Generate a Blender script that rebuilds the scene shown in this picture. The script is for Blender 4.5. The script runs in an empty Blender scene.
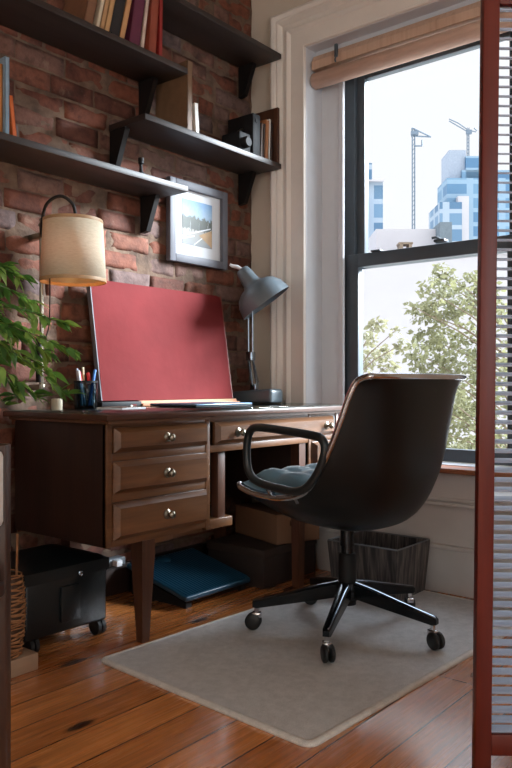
import bpy, bmesh, math, random
from mathutils import Vector, Matrix, Euler
from mathutils import noise as mnoise
random.seed(7)
sc = bpy.context.scene
col = sc.collection
PI = math.pi
def R(d): return math.radians(d)

# ------------------------------------------------------------------ materials
def lin(c):
    return tuple(((v/255)/12.92 if v/255 <= .04045 else ((v/255+.055)/1.055)**2.4) for v in c) + (1,)
def newmat(name):
    m = bpy.data.materials.new(name); m.use_nodes = True
    nt = m.node_tree; b = nt.nodes['Principled BSDF']
    return m, nt, b
def coords(nt, scale=(1,1,1), rot=(0,0,0), kind='Object'):
    tc = nt.nodes.new('ShaderNodeTexCoord'); mp = nt.nodes.new('ShaderNodeMapping')
    mp.inputs['Scale'].default_value = scale; mp.inputs['Rotation'].default_value = rot
    nt.links.new(tc.outputs[kind], mp.inputs['Vector'])
    return mp.outputs['Vector']
def noise_tex(nt, vec, scale, detail=4, rough=.55):
    n = nt.nodes.new('ShaderNodeTexNoise'); n.inputs['Scale'].default_value = scale
    n.inputs['Detail'].default_value = detail; n.inputs['Roughness'].default_value = rough
    nt.links.new(vec, n.inputs['Vector']); return n.outputs['Fac']
def ramp(nt, fac, stops):
    r = nt.nodes.new('ShaderNodeValToRGB'); e = r.color_ramp.elements
    while len(e) < len(stops): e.new(.5)
    for i, (p, c) in enumerate(stops):
        e[i].position = p; e[i].color = c if len(c) == 4 else lin(c)
    nt.links.new(fac, r.inputs['Fac']); return r.outputs['Color']
def mixc(nt, fac, a, b, mode='MIX'):
    m = nt.nodes.new('ShaderNodeMix'); m.data_type = 'RGBA'; m.blend_type = mode
    for k, v in ((0, fac), (6, a), (7, b)):
        if hasattr(v, 'is_output'): nt.links.new(v, m.inputs[k])
        else: m.inputs[k].default_value = v
    return m.outputs[2]
def bump(nt, b, h, strength=.3, dist=.01):
    n = nt.nodes.new('ShaderNodeBump'); n.inputs['Strength'].default_value = strength
    n.inputs['Distance'].default_value = dist
    nt.links.new(h, n.inputs['Height']); nt.links.new(n.outputs['Normal'], b.inputs['Normal'])
def mat(name, c, rough=.6, metal=0, var=.12, scale=8, bmp=0, bscale=60, stretch=(1,1,1), spec=.5, coat=0, c2=None):
    m, nt, b = newmat(name)
    v = coords(nt, stretch)
    f = noise_tex(nt, v, scale)
    a = [x*(1-var) for x in lin(c)[:3]] + [1]; z = [min(1, x*(1+var)) for x in lin(c)[:3]] + [1]
    if c2: a, z = lin(c), lin(c2)
    nt.links.new(ramp(nt, f, [(.3, tuple(a)), (.7, tuple(z))]), b.inputs['Base Color'])
    b.inputs['Roughness'].default_value = rough; b.inputs['Metallic'].default_value = metal
    b.inputs['Specular IOR Level'].default_value = spec; b.inputs['Coat Weight'].default_value = coat
    if bmp: bump(nt, b, noise_tex(nt, v, bscale), bmp, .004)
    return m
def wood(name, c1, c2, rough=.4, axis='x', scale=14, bmp=.05, spec=.5):
    st = {'x': (.08, 1, 1), 'y': (1, .08, 1), 'z': (1, 1, .08)}[axis]
    m, nt, b = newmat(name); v = coords(nt, st)
    f = noise_tex(nt, v, scale, 6, .65); g = noise_tex(nt, v, scale*5, 4, .6)
    cc = ramp(nt, f, [(.3, c1), (.7, c2)])
    cc = mixc(nt, .25, cc, ramp(nt, g, [(.35, c1), (.65, c2)]))
    nt.links.new(cc, b.inputs['Base Color']); b.inputs['Roughness'].default_value = rough
    b.inputs['Specular IOR Level'].default_value = spec
    if bmp: bump(nt, b, g, bmp, .003)
    return m
def glassmat(name, tint=(1,1,1,1), refl=1.0, rough=.02):
    m = bpy.data.materials.new(name); m.use_nodes = True; nt = m.node_tree
    nt.nodes.clear(); o = nt.nodes.new('ShaderNodeOutputMaterial')
    t = nt.nodes.new('ShaderNodeBsdfTransparent'); t.inputs['Color'].default_value = tint
    g = nt.nodes.new('ShaderNodeBsdfGlossy'); g.inputs['Roughness'].default_value = rough
    fr = nt.nodes.new('ShaderNodeFresnel'); fr.inputs['IOR'].default_value = 1.45
    mu = nt.nodes.new('ShaderNodeMath'); mu.operation = 'MULTIPLY'; mu.inputs[1].default_value = refl
    ge = nt.nodes.new('ShaderNodeNewGeometry'); iv = nt.nodes.new('ShaderNodeMath'); iv.operation = 'SUBTRACT'; iv.inputs[0].default_value = refl
    nt.links.new(ge.outputs['Backfacing'], iv.inputs[1]); iv.use_clamp = True; nt.links.new(iv.outputs[0], mu.inputs[1])
    nt.links.new(fr.outputs[0], mu.inputs[0])
    x = nt.nodes.new('ShaderNodeMixShader'); nt.links.new(mu.outputs[0], x.inputs[0])
    nt.links.new(t.outputs[0], x.inputs[1]); nt.links.new(g.outputs[0], x.inputs[2]); nt.links.new(x.outputs[0], o.inputs[0])
    return m
def translucent(name, c, tc, w=.5, rough=.7, scale=30):
    m = bpy.data.materials.new(name); m.use_nodes = True; nt = m.node_tree
    b = nt.nodes['Principled BSDF']; o = nt.nodes['Material Output']
    v = coords(nt); f = noise_tex(nt, v, scale)
    a = tuple(x*.75 for x in lin(c)[:3])+(1,); z = tuple(min(1, x*1.25) for x in lin(c)[:3])+(1,)
    nt.links.new(ramp(nt, f, [(.3, a), (.7, z)]), b.inputs['Base Color'])
    b.inputs['Roughness'].default_value = rough
    t = nt.nodes.new('ShaderNodeBsdfTranslucent'); t.inputs['Color'].default_value = lin(tc)
    x = nt.nodes.new('ShaderNodeMixShader'); x.inputs[0].default_value = w
    nt.links.new(b.outputs[0], x.inputs[1]); nt.links.new(t.outputs[0], x.inputs[2]); nt.links.new(x.outputs[0], o.inputs[0])
    return m

M = {}
M['plaster'] = mat('plaster', (214,202,186), .9, var=.06, scale=3, bmp=.15, bscale=40)
M['paint'] = mat('cream trim paint', (232,226,218), .45, var=.05, scale=5, bmp=.08, bscale=18)
M['apron'] = mat('off white wall paint', (196,192,190), .5, var=.06, scale=5, bmp=.06, bscale=20)
M['jamb'] = mat('white jamb paint', (214,218,224), .45, var=.04, scale=5)
M['ceil'] = mat('ceiling paint', (225,218,206), .9, var=.03)
M['sash'] = mat('blue black sash', (76,86,94), .4, var=.1)
M['sillwood'] = wood('sill wood', (120,70,44), (165,104,70), .5, 'y')
M['glass'] = glassmat('window glass', (.97,.985,1,1), .6)
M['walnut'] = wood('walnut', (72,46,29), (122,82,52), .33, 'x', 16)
M['walnut_shade'] = wood('shaded walnut', (34,22,18), (56,37,29), .45, 'z', 14)  # walnut darkened: shade of the desk's side panels put into the colour
M['walnut_z'] = wood('walnut leg', (58,36,26), (96,60,42), .38, 'z', 18)
M['walnut_top'] = wood('walnut top', (56,36,28), (92,60,46), .3, 'x', 12)
M['shelf'] = wood('dark shelf wood', (34,26,24), (58,45,40), .5, 'x', 12)
M['bracket'] = mat('black bracket', (24,20,19), .6, spec=.25)
M['brass'] = mat('aged pewter brass', (150,142,126), .32, metal=1, var=.1)
M['deskglass'] = glassmat('desk glass', (.80,.90,.90,1), 1.0, .03)
M['chrome'] = mat('chrome', (205,208,212), .12, metal=1, var=.03)
M['steel'] = mat('dark polished steel', (150,160,170), .18, metal=1, var=.05)
M['legblack'] = mat('black lacquered steel', (34,38,42), .22, metal=.6, var=.05)
M['shell'] = mat('black plastic shell', (12,15,16), .38, var=.1, bmp=.06, bscale=300, spec=.35)
M['rubber'] = mat('black rubber', (20,21,23), .5)
M['arm'] = mat('black arm plastic', (26,34,37), .38)
M['leather_teal'] = mat('blue grey leather', (92,126,142), .42, var=.12, bmp=.12, bscale=120)
M['red'] = mat('red cloth', (112,37,38), .85, var=.12, scale=5, bmp=.25, bscale=22, spec=.2)
M['oak'] = wood('pale strip wood', (180,120,90), (205,150,112), .5, 'x')
M['alu'] = mat('pale aluminium', (190,186,186), .4, metal=.6)
M['greyenamel'] = mat('grey enamel', (98,110,118), .32, var=.05, coat=.3)
M['frame'] = mat('grey frame', (100,100,108), .55, var=.08)
M['mat_board'] = mat('white mat board', (226,228,232), .8, var=.02)
M['black'] = mat('black satin', (18,18,20), .6, spec=.3)
M['blackleather'] = mat('black leather', (12,17,19), .36, var=.2, bmp=.3, bscale=45)
M['ribbed'] = mat('blue black plastic', (22,62,84), .36, var=.08)
M['card'] = mat('brown cardboard', (134,100,76), .85, var=.08, scale=6)
M['card_dark'] = mat('dark brown box', (42,31,27), .7, var=.15, scale=5)
M['redwood'] = wood('red stained wood', (78,20,9), (108,32,17), .4, 'z', 16)
M['slat'] = mat('pale slat paint', (160,174,198), .4, var=.05)
M['white'] = mat('white lacquer', (228,230,234), .35, var=.02)
M['cream_fabric'] = mat('cream fabric', (206,204,200), .9, bmp=.3, bscale=120)
M['darkwood'] = wood('dark chair wood', (48,30,22), (80,52,38), .4, 'z', 16)
M['reed'] = mat('wicker reed', (150,104,66), .7, var=.3, scale=30)
M['blockwood'] = wood('pale block wood', (130,104,82), (168,138,112), .7, 'x', 10)
M['leaf_a'] = translucent('leaf dark green', (74,118,56), (120,168,66), .3, .38)
M['leaf_b'] = translucent('leaf bright green', (140,178,90), (160,200,90), .35, .38)
M['stem'] = mat('green stem', (90,104,60), .6)
M['pot'] = mat('terracotta pot', (140,84,60), .8)
M['paper'] = mat('book pages', (214,200,172), .9, var=.06, scale=40, stretch=(1,1,20))
M['linen'] = None

# lamp linen: translucent weave
def linen():
    m = bpy.data.materials.new('lamp linen'); m.use_nodes = True; nt = m.node_tree
    b = nt.nodes['Principled BSDF']; o = nt.nodes['Material Output']
    v = coords(nt, (1,1,6)); f = noise_tex(nt, v, 60)
    nt.links.new(ramp(nt, f, [(.3, (214,200,172)), (.7, (234,222,198))]), b.inputs['Base Color'])
    b.inputs['Roughness'].default_value = .85; bump(nt, b, f, .2, .002)
    t = nt.nodes.new('ShaderNodeBsdfTranslucent'); t.inputs['Color'].default_value = lin((226,180,126))
    x = nt.nodes.new('ShaderNodeMixShader'); x.inputs[0].default_value = .22
    nt.links.new(b.outputs[0], x.inputs[1]); nt.links.new(t.outputs[0], x.inputs[2]); nt.links.new(x.outputs[0], o.inputs[0])
    return m
M['linen'] = linen()

def floor_mat():
    m, nt, b = newmat('pine planks')
    v = coords(nt)
    br = nt.nodes.new('ShaderNodeTexBrick'); nt.links.new(v, br.inputs['Vector'])
    br.inputs['Scale'].default_value = 1; br.inputs['Brick Width'].default_value = 2.3
    br.inputs['Row Height'].default_value = .128; br.inputs['Mortar Size'].default_value = .0022
    br.inputs['Mortar Smooth'].default_value = .2; br.offset = .37
    br.inputs['Color1'].default_value = lin((240,156,86)); br.inputs['Color2'].default_value = lin((188,112,58))
    br.inputs['Mortar'].default_value = lin((40,22,14))
    g = noise_tex(nt, coords(nt, (.5, 9, 1)), 4, 6, .65)
    c = mixc(nt, .75, br.outputs['Color'], ramp(nt, g, [(.30, (165,150,135)), (.46, (238,236,232)), (.7, (255,252,246))]), 'MULTIPLY')
    g2 = noise_tex(nt, coords(nt, (.9, 22, 1), (0, 0, .02)), 5, 4)
    c = mixc(nt, .5, c, ramp(nt, g2, [(.35, (170,150,140)), (.6, (255,255,255))]), 'MULTIPLY')
    # knots
    vo = nt.nodes.new('ShaderNodeTexVoronoi'); vo.inputs['Scale'].default_value = 1
    vo.voronoi_dimensions = '2D'; nt.links.new(coords(nt, (1.5, 4.2, 1)), vo.inputs['Vector']); vo.inputs['Randomness'].default_value = 1
    c = mixc(nt, ramp(nt, vo.outputs['Distance'], [(.04, (0,0,0)), (.085, (255,255,255))]), lin((58,30,18)), c)
    nt.links.new(c, b.inputs['Base Color'])
    r = nt.nodes.new('ShaderNodeMapRange'); nt.links.new(g, r.inputs[0]); r.inputs[3].default_value = .2; r.inputs[4].default_value = .34
    nt.links.new(r.outputs[0], b.inputs['Roughness'])
    b.inputs['Specular IOR Level'].default_value = .55; b.inputs['Coat Weight'].default_value = .9; b.inputs['Coat Roughness'].default_value = .16; b.inputs['Coat IOR'].default_value = 1.75; b.inputs['Coat Tint'].default_value = (1,1,1,1)
    h = mixc(nt, .25, br.outputs['Fac'], g)
    inv = nt.nodes.new('ShaderNodeInvert'); nt.links.new(br.outputs['Fac'], inv.inputs['Color'])
    h = mixc(nt, .2, inv.outputs[0], g)
    bump(nt, b, h, .3, .003)
    return m
M['floor'] = floor_mat()
def rug_mat(name, c):
    m, nt, b = newmat(name)
    v = coords(nt); f = noise_tex(nt, v, 420, 2); f2 = noise_tex(nt, v, 40, 4)
    a = lin(c); dk = tuple(x*.72 for x in a[:3])+(1,); lt = tuple(min(1,x*1.25) for x in a[:3])+(1,)
    cc = mixc(nt, .35, ramp(nt, f, [(.3, dk), (.7, lt)]), ramp(nt, f2, [(.3, dk), (.7, lt)]))
    nt.links.new(cc, b.inputs['Base Color']); b.inputs['Roughness'].default_value = .95
    b.inputs['Specular IOR Level'].default_value = .1
    bump(nt, b, f, .5, .004); return m
M['rug'] = rug_mat('grey sisal', (196,194,192)); M['rugedge'] = rug_mat('rug binding', (208,203,196))
def brick_mat():
    m, nt, b = newmat('old red brick')
    at = nt.nodes.new('ShaderNodeAttribute'); at.attribute_name = 'tone'
    v = coords(nt)
    base = ramp(nt, at.outputs['Fac'], [(0, (104,66,56)), (.25, (128,78,62)), (.5, (142,86,66)), (.72, (134,90,74)), (.86, (132,104,96)), (1, (116,98,98))])
    n1 = noise_tex(nt, v, 26, 6, .65); n2 = noise_tex(nt, v, 7, 4)
    c = mixc(nt, .8, base, ramp(nt, n1, [(.25, (110,100,96)), (.5, (215,210,205)), (.75, (255,255,250))]), 'MULTIPLY')
    wh = ramp(nt, noise_tex(nt, coords(nt), 16, 7, .72), [(.57, (0,0,0)), (.72, (150,150,150))])
    c = mixc(nt, wh, c, lin((172,150,128)))
    dk = ramp(nt, n2, [(.28, (90,82,80)), (.48, (255,255,255))])
    c = mixc(nt, .7, c, dk, 'MULTIPLY')
    nt.links.new(c, b.inputs['Base Color']); b.inputs['Roughness'].default_value = .82
    b.inputs['Specular IOR Level'].default_value = .35
    bump(nt, b, mixc(nt, .5, n1, noise_tex(nt, v, 90, 4)), .75, .006); return m
M['brick'] = brick_mat()
M['mortar'] = mat('lime mortar', (78,60,50), .95, var=.3, scale=14, bmp=.9, bscale=55, c2=(128,104,86))
def stripes(name, cols, scale):
    m, nt, b = newmat(name); v = coords(nt, (scale, scale, .12*scale))
    f = noise_tex(nt, coords(nt, (scale, scale, .02)), 1, 3, .7)
    g = noise_tex(nt, coords(nt, (1, 1, .02)), scale*3, 2, .5)
    c = mixc(nt, .4, ramp(nt, f, cols), ramp(nt, g, cols))
    nt.links.new(c, b.inputs['Base Color']); b.inputs['Roughness'].default_value = .6; return m
M['plaid'] = stripes('striped bin fabric', [(.35, (30,30,34)), (.5, (62,58,58)), (.6, (120,112,106)), (.7, (44,42,46))], 26)
M['bamboo'] = stripes('woven blind', [(.3, (180,146,124)), (.5, (206,176,154)), (.7, (192,160,138))], 14)
M['rollfab'] = mat('blind cloth', (196,164,146), .85, var=.08, scale=60, bmp=.3, bscale=160, stretch=(1,.2,1))

# ------------------------------------------------------------------ mesh builder
class MB:
    def __init__(s): s.bm = bmesh.new()
    def box(s, x0, x1, y0, y1, z0, z1, bev=0, rz=0, piv=None, seg=2, rot=None):
        cx, cy, cz = (x0+x1)/2, (y0+y1)/2, (z0+z1)/2
        mt = Matrix.Translation((cx,cy,cz)) @ Matrix.Diagonal((abs(x1-x0),abs(y1-y0),abs(z1-z0),1))
        r = bmesh.ops.create_cube(s.bm, size=1, matrix=mt); vs = r['verts']
        if bev:
            es = list({e for v in vs for e in v.link_edges})
            q = bmesh.ops.bevel(s.bm, geom=es, offset=bev, segments=seg, affect='EDGES', profile=.5)
            vs = list({v for f in q['faces'] for v in f.verts} | {v for v in vs if v.is_valid})
        if rz:
            p = Vector(piv or (cx,cy,cz)); bmesh.ops.rotate(s.bm, verts=vs, cent=p, matrix=Matrix.Rotation(rz,3,'Z'))
        if rot is not None:
            bmesh.ops.rotate(s.bm, verts=vs, cent=Vector(piv or (cx,cy,cz)), matrix=rot)
        return vs
    def tube(s, pts, r, n=8, closed=False, caps=True):
        pts = [Vector(p) for p in pts]; N = len(pts); rs = r if isinstance(r, (list,tuple)) else [r]*N
        rings = []; up = None
        for i, p in enumerate(pts):
            a = pts[(i-1) % N] if (closed or i) else p; b = pts[(i+1) % N] if (closed or i < N-1) else p
            t = (b-a).normalized()
            if up is None: up = t.orthogonal().normalized()
            up = (up - t*up.dot(t));  up = up.normalized() if up.length > 1e-6 else t.orthogonal().normalized()
            w = t.cross(up)
            rings.append([s.bm.verts.new(p + (up*math.cos(2*PI*k/n) + w*math.sin(2*PI*k/n))*rs[i]) for k in range(n)])
        L = N if closed else N-1
        for i in range(L):
            A, B = rings[i], rings[(i+1) % N]
            off = 0
            if closed and i == N-1:
                off = min(range(n), key=lambda o: (A[0].co-B[o].co).length)
            for k in range(n):
                s.bm.faces.new((A[k], A[(k+1)%n], B[(k+1+off)%n], B[(k+off)%n]))
        if caps and not closed:
            s.bm.faces.new(rings[0][::-1]); s.bm.faces.new(rings[-1])
    def lathe(s, prof, mtx=None, n=32, cap0=False, cap1=False):
        mtx = mtx or Matrix(); rings = []
        for r, z in prof:
            rings.append([s.bm.verts.new(mtx @ Vector((r*math.cos(2*PI*k/n), r*math.sin(2*PI*k/n), z))) for k in range(n)])
        for A, B in zip(rings, rings[1:]):
            for k in range(n): s.bm.faces.new((A[k], A[(k+1)%n], B[(k+1)%n], B[k]))
        if cap0: s.bm.faces.new(rings[0][::-1])
        if cap1: s.bm.faces.new(rings[-1])
    def cyl(s, p0, p1, r, n=20): s.tube([p0, p1], r, n)
    def grid(s, P, closeu=False):
        V = [[s.bm.verts.new(p) for p in row] for row in P]
        for i in range(len(V)-1):
            m = len(V[i])
            for j in range(m if closeu else m-1):
                s.bm.faces.new((V[i][j], V[i][(j+1)%m], V[i+1][(j+1)%m], V[i+1][j]))
        return V
    def prism(s, pts, d):
        a = [s.bm.verts.new(p) for p in pts]; b = [s.bm.verts.new(Vector(p)+Vector(d)) for p in pts]
        s.bm.faces.new(a); s.bm.faces.new(b[::-1]); n = len(pts)
        for i in range(n): s.bm.faces.new((a[i], b[i], b[(i+1)%n], a[(i+1)%n]))
    def xf(s, m): bmesh.ops.transform(s.bm, matrix=m, verts=s.bm.verts)
    def jitter(s, a, sc_=3):
        for v in s.bm.verts: v.co += mnoise.noise_vector(v.co*sc_)*a
    def build(s, name, m, parent=None, smooth=None, solid=0, sub=0, kind=None, recalc=True):
        if recalc: bmesh.ops.recalc_face_normals(s.bm, faces=s.bm.faces)
        loc = Vector((0,0,0)); p = parent
        while p is not None: loc += p.location; p = p.parent
        bmesh.ops.translate(s.bm, verts=s.bm.verts, vec=-loc)
        me = bpy.data.meshes.new(name); s.bm.to_mesh(me); s.bm.free()
        o = bpy.data.objects.new(name, me); col.objects.link(o)
        for mm in (m if isinstance(m, list) else [m]): me.materials.append(mm)
        if smooth is not None:
            me.shade_smooth()
            if smooth < 180: me.set_sharp_from_angle(angle=R(smooth))
        if parent: o.parent = parent
        if solid:
            md = o.modifiers.new('solid', 'SOLIDIFY'); md.thickness = solid; md.offset = 0
        if sub:
            md = o.modifiers.new('sub', 'SUBSURF'); md.levels = sub; md.render_levels = sub
        if kind: o['kind'] = kind
        return o
def thing(name, label, cat, loc, group=None, kind=None):
    o = bpy.data.objects.new(name, None); col.objects.link(o); o.location = loc; o.empty_display_size = .1
    if label: o['label'] = label; o['category'] = cat
    if group: o['group'] = group
    if kind: o['kind'] = kind
    return o
def tag(o, label, cat, group=None):
    o['label'] = label; o['category'] = cat
    if group: o['group'] = group
    return o
def smoothpath(pts, n=6, closed=False):
    P = [Vector(p) for p in pts]; out = []; N = len(P)
    for i in range(N if closed else N-1):
        g = lambda k: P[k % N] if closed else P[max(0, min(N-1, k))]
        p0, p1, p2, p3 = g(i-1), g(i), g(i+1), g(i+2)
        for k in range(n):
            t = k/n
            out.append(.5*((2*p1)+(p2-p0)*t+(2*p0-5*p1+4*p2-p3)*t*t+(3*p1-p0-3*p2+p3)*t**3))
    if not closed: out.append(P[-1])
    return out

# camera frame: where the photographer stood, used to place far things by bearing
TH = R(39.3); CAM = Vector((-2.88, -2.39, .85))
FW = Vector((math.cos(TH), math.sin(TH), 0)); RT = Vector((math.sin(TH), -math.cos(TH), 0)); UP = Vector((0,0,1))
def bearing(px, d): return CAM + FW*d + RT*((px-256)/747*d)      # point at eye height
def height(py, d): return .85 + (385-py)/747*d

# ------------------------------------------------------------------ room shell
WX0, WY0, ZC = -5.2, -4.4, 2.95
b = MB(); b.box(WX0, 0, WY0, 0, -.12, 0); b.build('floor', M['floor'], kind='structure')
b = MB(); b.box(WX0-.1, .25, WY0-.1, .2, ZC, ZC+.1); b.build('ceiling', M['ceil'], kind='structure')
HY0, HY1, HZ0, HZ1 = -1.44, -.345, .495, 2.44
b = MB()
b.box(0, .25, HY1, .2, -.12, ZC); b.box(0, .25, WY0-.1, HY0, -.12, ZC)
b.box(0, .25, HY0, HY1, -.12, HZ0-.02); b.box(0, .25, HY0, HY1, HZ1, ZC)
b.build('wall_right', M['plaster'], kind='structure')
# rear wall behind the viewer; openings added to both unseen walls as fill
b = MB(); b.box(WX0-.1, WX0, WY0, -2.9, 0, ZC); b.box(WX0-.1, WX0, -1.5, .2, 0, ZC)
b.box(WX0-.1, WX0, -2.9, -1.5, 0, .9); b.box(WX0-.1, WX0, -2.9, -1.5, 2.4, ZC); b.build('wall_back', M['plaster'], kind='structure')
b = MB(); b.box(WX0-.1, -4.3, WY0-.1, WY0, 0, ZC); b.box(-1.5, .25, WY0-.1, WY0, 0, ZC)
b.box(-4.3, -1.5, WY0-.1, WY0, 0, .6); b.box(-4.3, -1.5, WY0-.1, WY0, 2.55, ZC); b.build('wall_front', M['plaster'], kind='structure')

# brick wall: every brick shaped, on a rough mortar bed
b = MB(); bm = b.bm
lay = bm.loops.layers.float_color.new('tone')
X0 = -3.0
b.box(X0-2.2, .0, 0, .2, -.12, ZC)
nx = 150
P = [[Vector((X0 + (0-X0)*i/nx, -.001 + .006*mnoise.noise(Vector((i*.31, 0, k*.41))) - .002, ZC*k/150)) for i in range(nx+1)] for k in range(151)]
b.grid(P)
for f in bm.faces: f.material_index = 1
bh, jt = .0695, .0085
rows = int(ZC/(bh+jt))
for k in range(rows):
    z0 = k*(bh+jt) + .004
    head = (k % 6 == 3)
    x = -.012 - (random.uniform(0, .03) if k % 2 else .055)
    first = True
    while x > X0:
        L = (.098 if head else .205)*random.uniform(.94, 1.05)
        if first and k % 2: L *= .5
        if first: L += -x - .012 if k % 2 == 0 else 0; 
        xr = -.008 if first else x
        xl = max(X0, xr - L)
        dep = random.uniform(.004, .011); tilt = random.uniform(-.003, .003)
        hz = bh*random.uniform(.95, 1.02)
        na, nb = max(4, int((xr-xl)/.028)), 4
        tone = random.random()**1.0
        if random.random() < .12: tone = random.uniform(.8, 1)
        sd = Vector((random.uniform(0,90), random.uniform(0,90), 0))
        rowsP = []
        for j in range(-1, nb+2):
            row = []
            for i in range(-1, na+2):
                u = min(max(i/na, 0), 1); w = min(max(j/nb, 0), 1)
                px_ = xl + (xr-xl)*u; pz = z0 + hz*w
                edge = (i in (-1, na+1)) or (j in (-1, nb+1))
                rim = (i in (0, na)) or (j in (0, nb))
                nv = mnoise.noise(Vector((px_*16, pz*22, 0))+sd)
                y = -(dep + nv*.0035 + tilt*(u-.5)*2)
                if rim: y += .0035
                if edge: y = .006
                jx = mnoise.noise(Vector((px_*30, pz*30, 5))+sd)*.0028 if (rim or edge) else 0
                jz = mnoise.noise(Vector((px_*30, pz*30, 9))+sd)*.0028 if (rim or edge) else 0
                row.append(Vector((min(px_+jx, -.004), y, pz+jz)))
            rowsP.append(row)
        n0 = len(bm.faces)
        V = [[bm.verts.new(p) for p in row] for row in rowsP]
        for i in range(len(V)-1):
            for j in range(len(V[0])-1):
                f = bm.faces.new((V[i][j], V[i][j+1], V[i+1][j+1], V[i+1][j])); f.material_index = 0; f.smooth = True
                for lp in f.loops: lp[lay] = (tone, tone, tone, 1)
        x = xl - jt*random.uniform(.8, 1.2); first = False
wl = b.build('wall_left', [M['brick'], M['mortar']], kind='structure', recalc=False)

# ------------------------------------------------------------------ window
win = thing('window_1', None, None, (0, -.89, HZ0), kind='structure')
b = MB()
prof = [(.0,.0),(.0,.024),(.004,.028),(.010,.028),(.014,.022),(.080,.022),(.086,.030),(.096,.036),(.106,.032),(.110,.024),(.128,.024),(.134,.034),(.148,.042),(.158,.040),(.162,.046),(.174,.052),(.186,.046),(.190,.0)]
b.grid([[Vector((-d, HY1+o, .0)) for o, d in prof], [Vector((-d, HY1+o, HZ1+o)) for o, d in prof], [Vector((-d, HY0-o, HZ1+o)) for o, d in prof], [Vector((-d, HY0-o, .0)) for o, d in prof]])
b.build('casing', M['paint'], win, 40)
b = MB()
b.box(-.012, .14, HY1-.002, HY1+.02, HZ0, HZ1); b.box(-.012, .14, HY0-.02, HY0+.002, HZ0, HZ1); b.box(-.012, .14, HY0, HY1, HZ1-.002, HZ1+.02)
b.build('jamb', M['jamb'], win)
b = MB()
b.box(.12, .16, -.452, HY1, HZ0, HZ1); b.box(.12, .16, HY0, -1.333, HZ0, HZ1); b.box(.12, .16, HY0, HY1, 2.375, HZ1)
b.box(.105, .125, -.476, -.45, HZ0, 2.385, .004); b.box(.105, .125, -1.335, -1.309, HZ0, 2.385, .004)
b.build('stop_board', M['jamb'], win, 40)
b = MB(); b.box(.161, .24, -.505, HY1-.001, HZ0, HZ1-.001); b.box(.161, .24, HY0+.001, -1.285, HZ0, HZ1-.001); b.box(.161, .24, -1.285, -.505, 2.34, HZ1-.001)
b.build('outer_frame', M['sash'], win)
def sash(name, x0, x1, y0, y1, z0, z1, st, rb, rt):
    b = MB()
    b.box(x0, x1, y1-st, y1, z0, z1, .004); b.box(x0, x1, y0, y0+st, z0, z1, .004)
    b.box(x0+.001, x1-.001, y0+.002, y1-.002, z0, z0+rb, .004); b.box(x0+.001, x1-.001, y0+.002, y1-.002, z1-rt, z1, .004)
    # inner glazing beads
    o = b.build(name, M['sash'], win, 40)
    b = MB(); xm = (x0+x1)/2
    b.box(xm-.003, xm+.003, y0+st-.004, y1-st+.004, z0+rb-.004, z1-rt+.004)
    b.build('pane', M['glass'], o)
SY0, SY1 = -1.309, -.476
sash('upper_sash', .185, .225, SY0, SY1, 1.405, 2.375, .07, .055, .075)
sash('lower_sash', .14, .18, SY0, SY1, .518, 1.466, .062, .056, .062)
b = MB(); b.box(.10, .145, -.99, -.94, 1.466, 1.478, .003); b.tube([(.13,-.965,1.478),(.11,-.95,1.488),(.105,-.93,1.486)], .006)
b.box(.13, .16, -.66, -.61, 1.466, 1.474, .002); b.build('sash_lock', M['sash'], win, 40)
b = MB(); b.box(.05, .14, SY0, SY1, .496, .518, .003); b.build('sill', M['jamb'], win, 40)
b = MB(); b.box(-.06, .12, HY0-.05, HY1+.05, .492, .514, .006); b.build('sill_edge', M['sillwood'], win, 40)
b = MB()
b.box(-.012, 0, HY0, HY1, 0, .492); b.box(-.024, 0, HY0, HY1, .376, .388, .003); b.box(-.03, 0, HY0, HY1, .355, .37, .004)
b.build('apron_panel', M['apron'], win, 40)
def base(name, x0, x1, y0, y1):
    b = MB(); b.box(x0, x1, y0, y1, 0, .18, .003)
    dx, dy = (0, 0)
    b.box(x0-.006, x1, y0, y1, .178, .196, .005); return b.build(name, M['apron'], kind='structure', smooth=40)
base('baseboard_right', -.032, -.001, -4.4, -.012)
b = MB(); b.box(-5.2, -.05, -.03, .0, 0, .12, .004); b.build('baseboard_left', M['walnut_shade'], kind='structure', smooth=40)

# rolled blind
t = thing('window_blind', 'tan woven blind rolled up at the top of the window', 'blind', (.045, -.89, 2.29))
b = MB(); pts = []
Yl, Yr = -.352, -1.432
prof = [(.0, -.036)]
b.tube([(.045, Yl+.001, 2.292), (.045, Yl-.006, 2.292), (.045, Yr+.006, 2.292), (.045, Yr, 2.292)], [.03, .037, .037, .03], 24)
rl = b.build('rolled_cloth', M['rollfab'], t, 50)
b = MB(); b.prism([(.02, Yl-.005, 2.338), (.018, Yl-.005, 2.375), (.035, Yl-.005, 2.405), (.075, Yl-.005, 2.41), (.085, Yl-.005, 2.338)], (0, Yr-Yl+.01, 0))
b.build('valance', M['bamboo'], t, 30)
b = MB(); b.box(.06, .09, Yl, Yr, 2.41, 2.438); b.build('headrail', M['jamb'], t)
b = MB(); b.box(.008, .02, -.505, -.49, 2.36, 2.42, .003); b.tube([(.012,-.4975,2.36),(.004,-.4975,2.345),(.01,-.4975,2.335)], .004, 6)
b.build('cord_cleat', M['sash'], t, 40)

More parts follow.
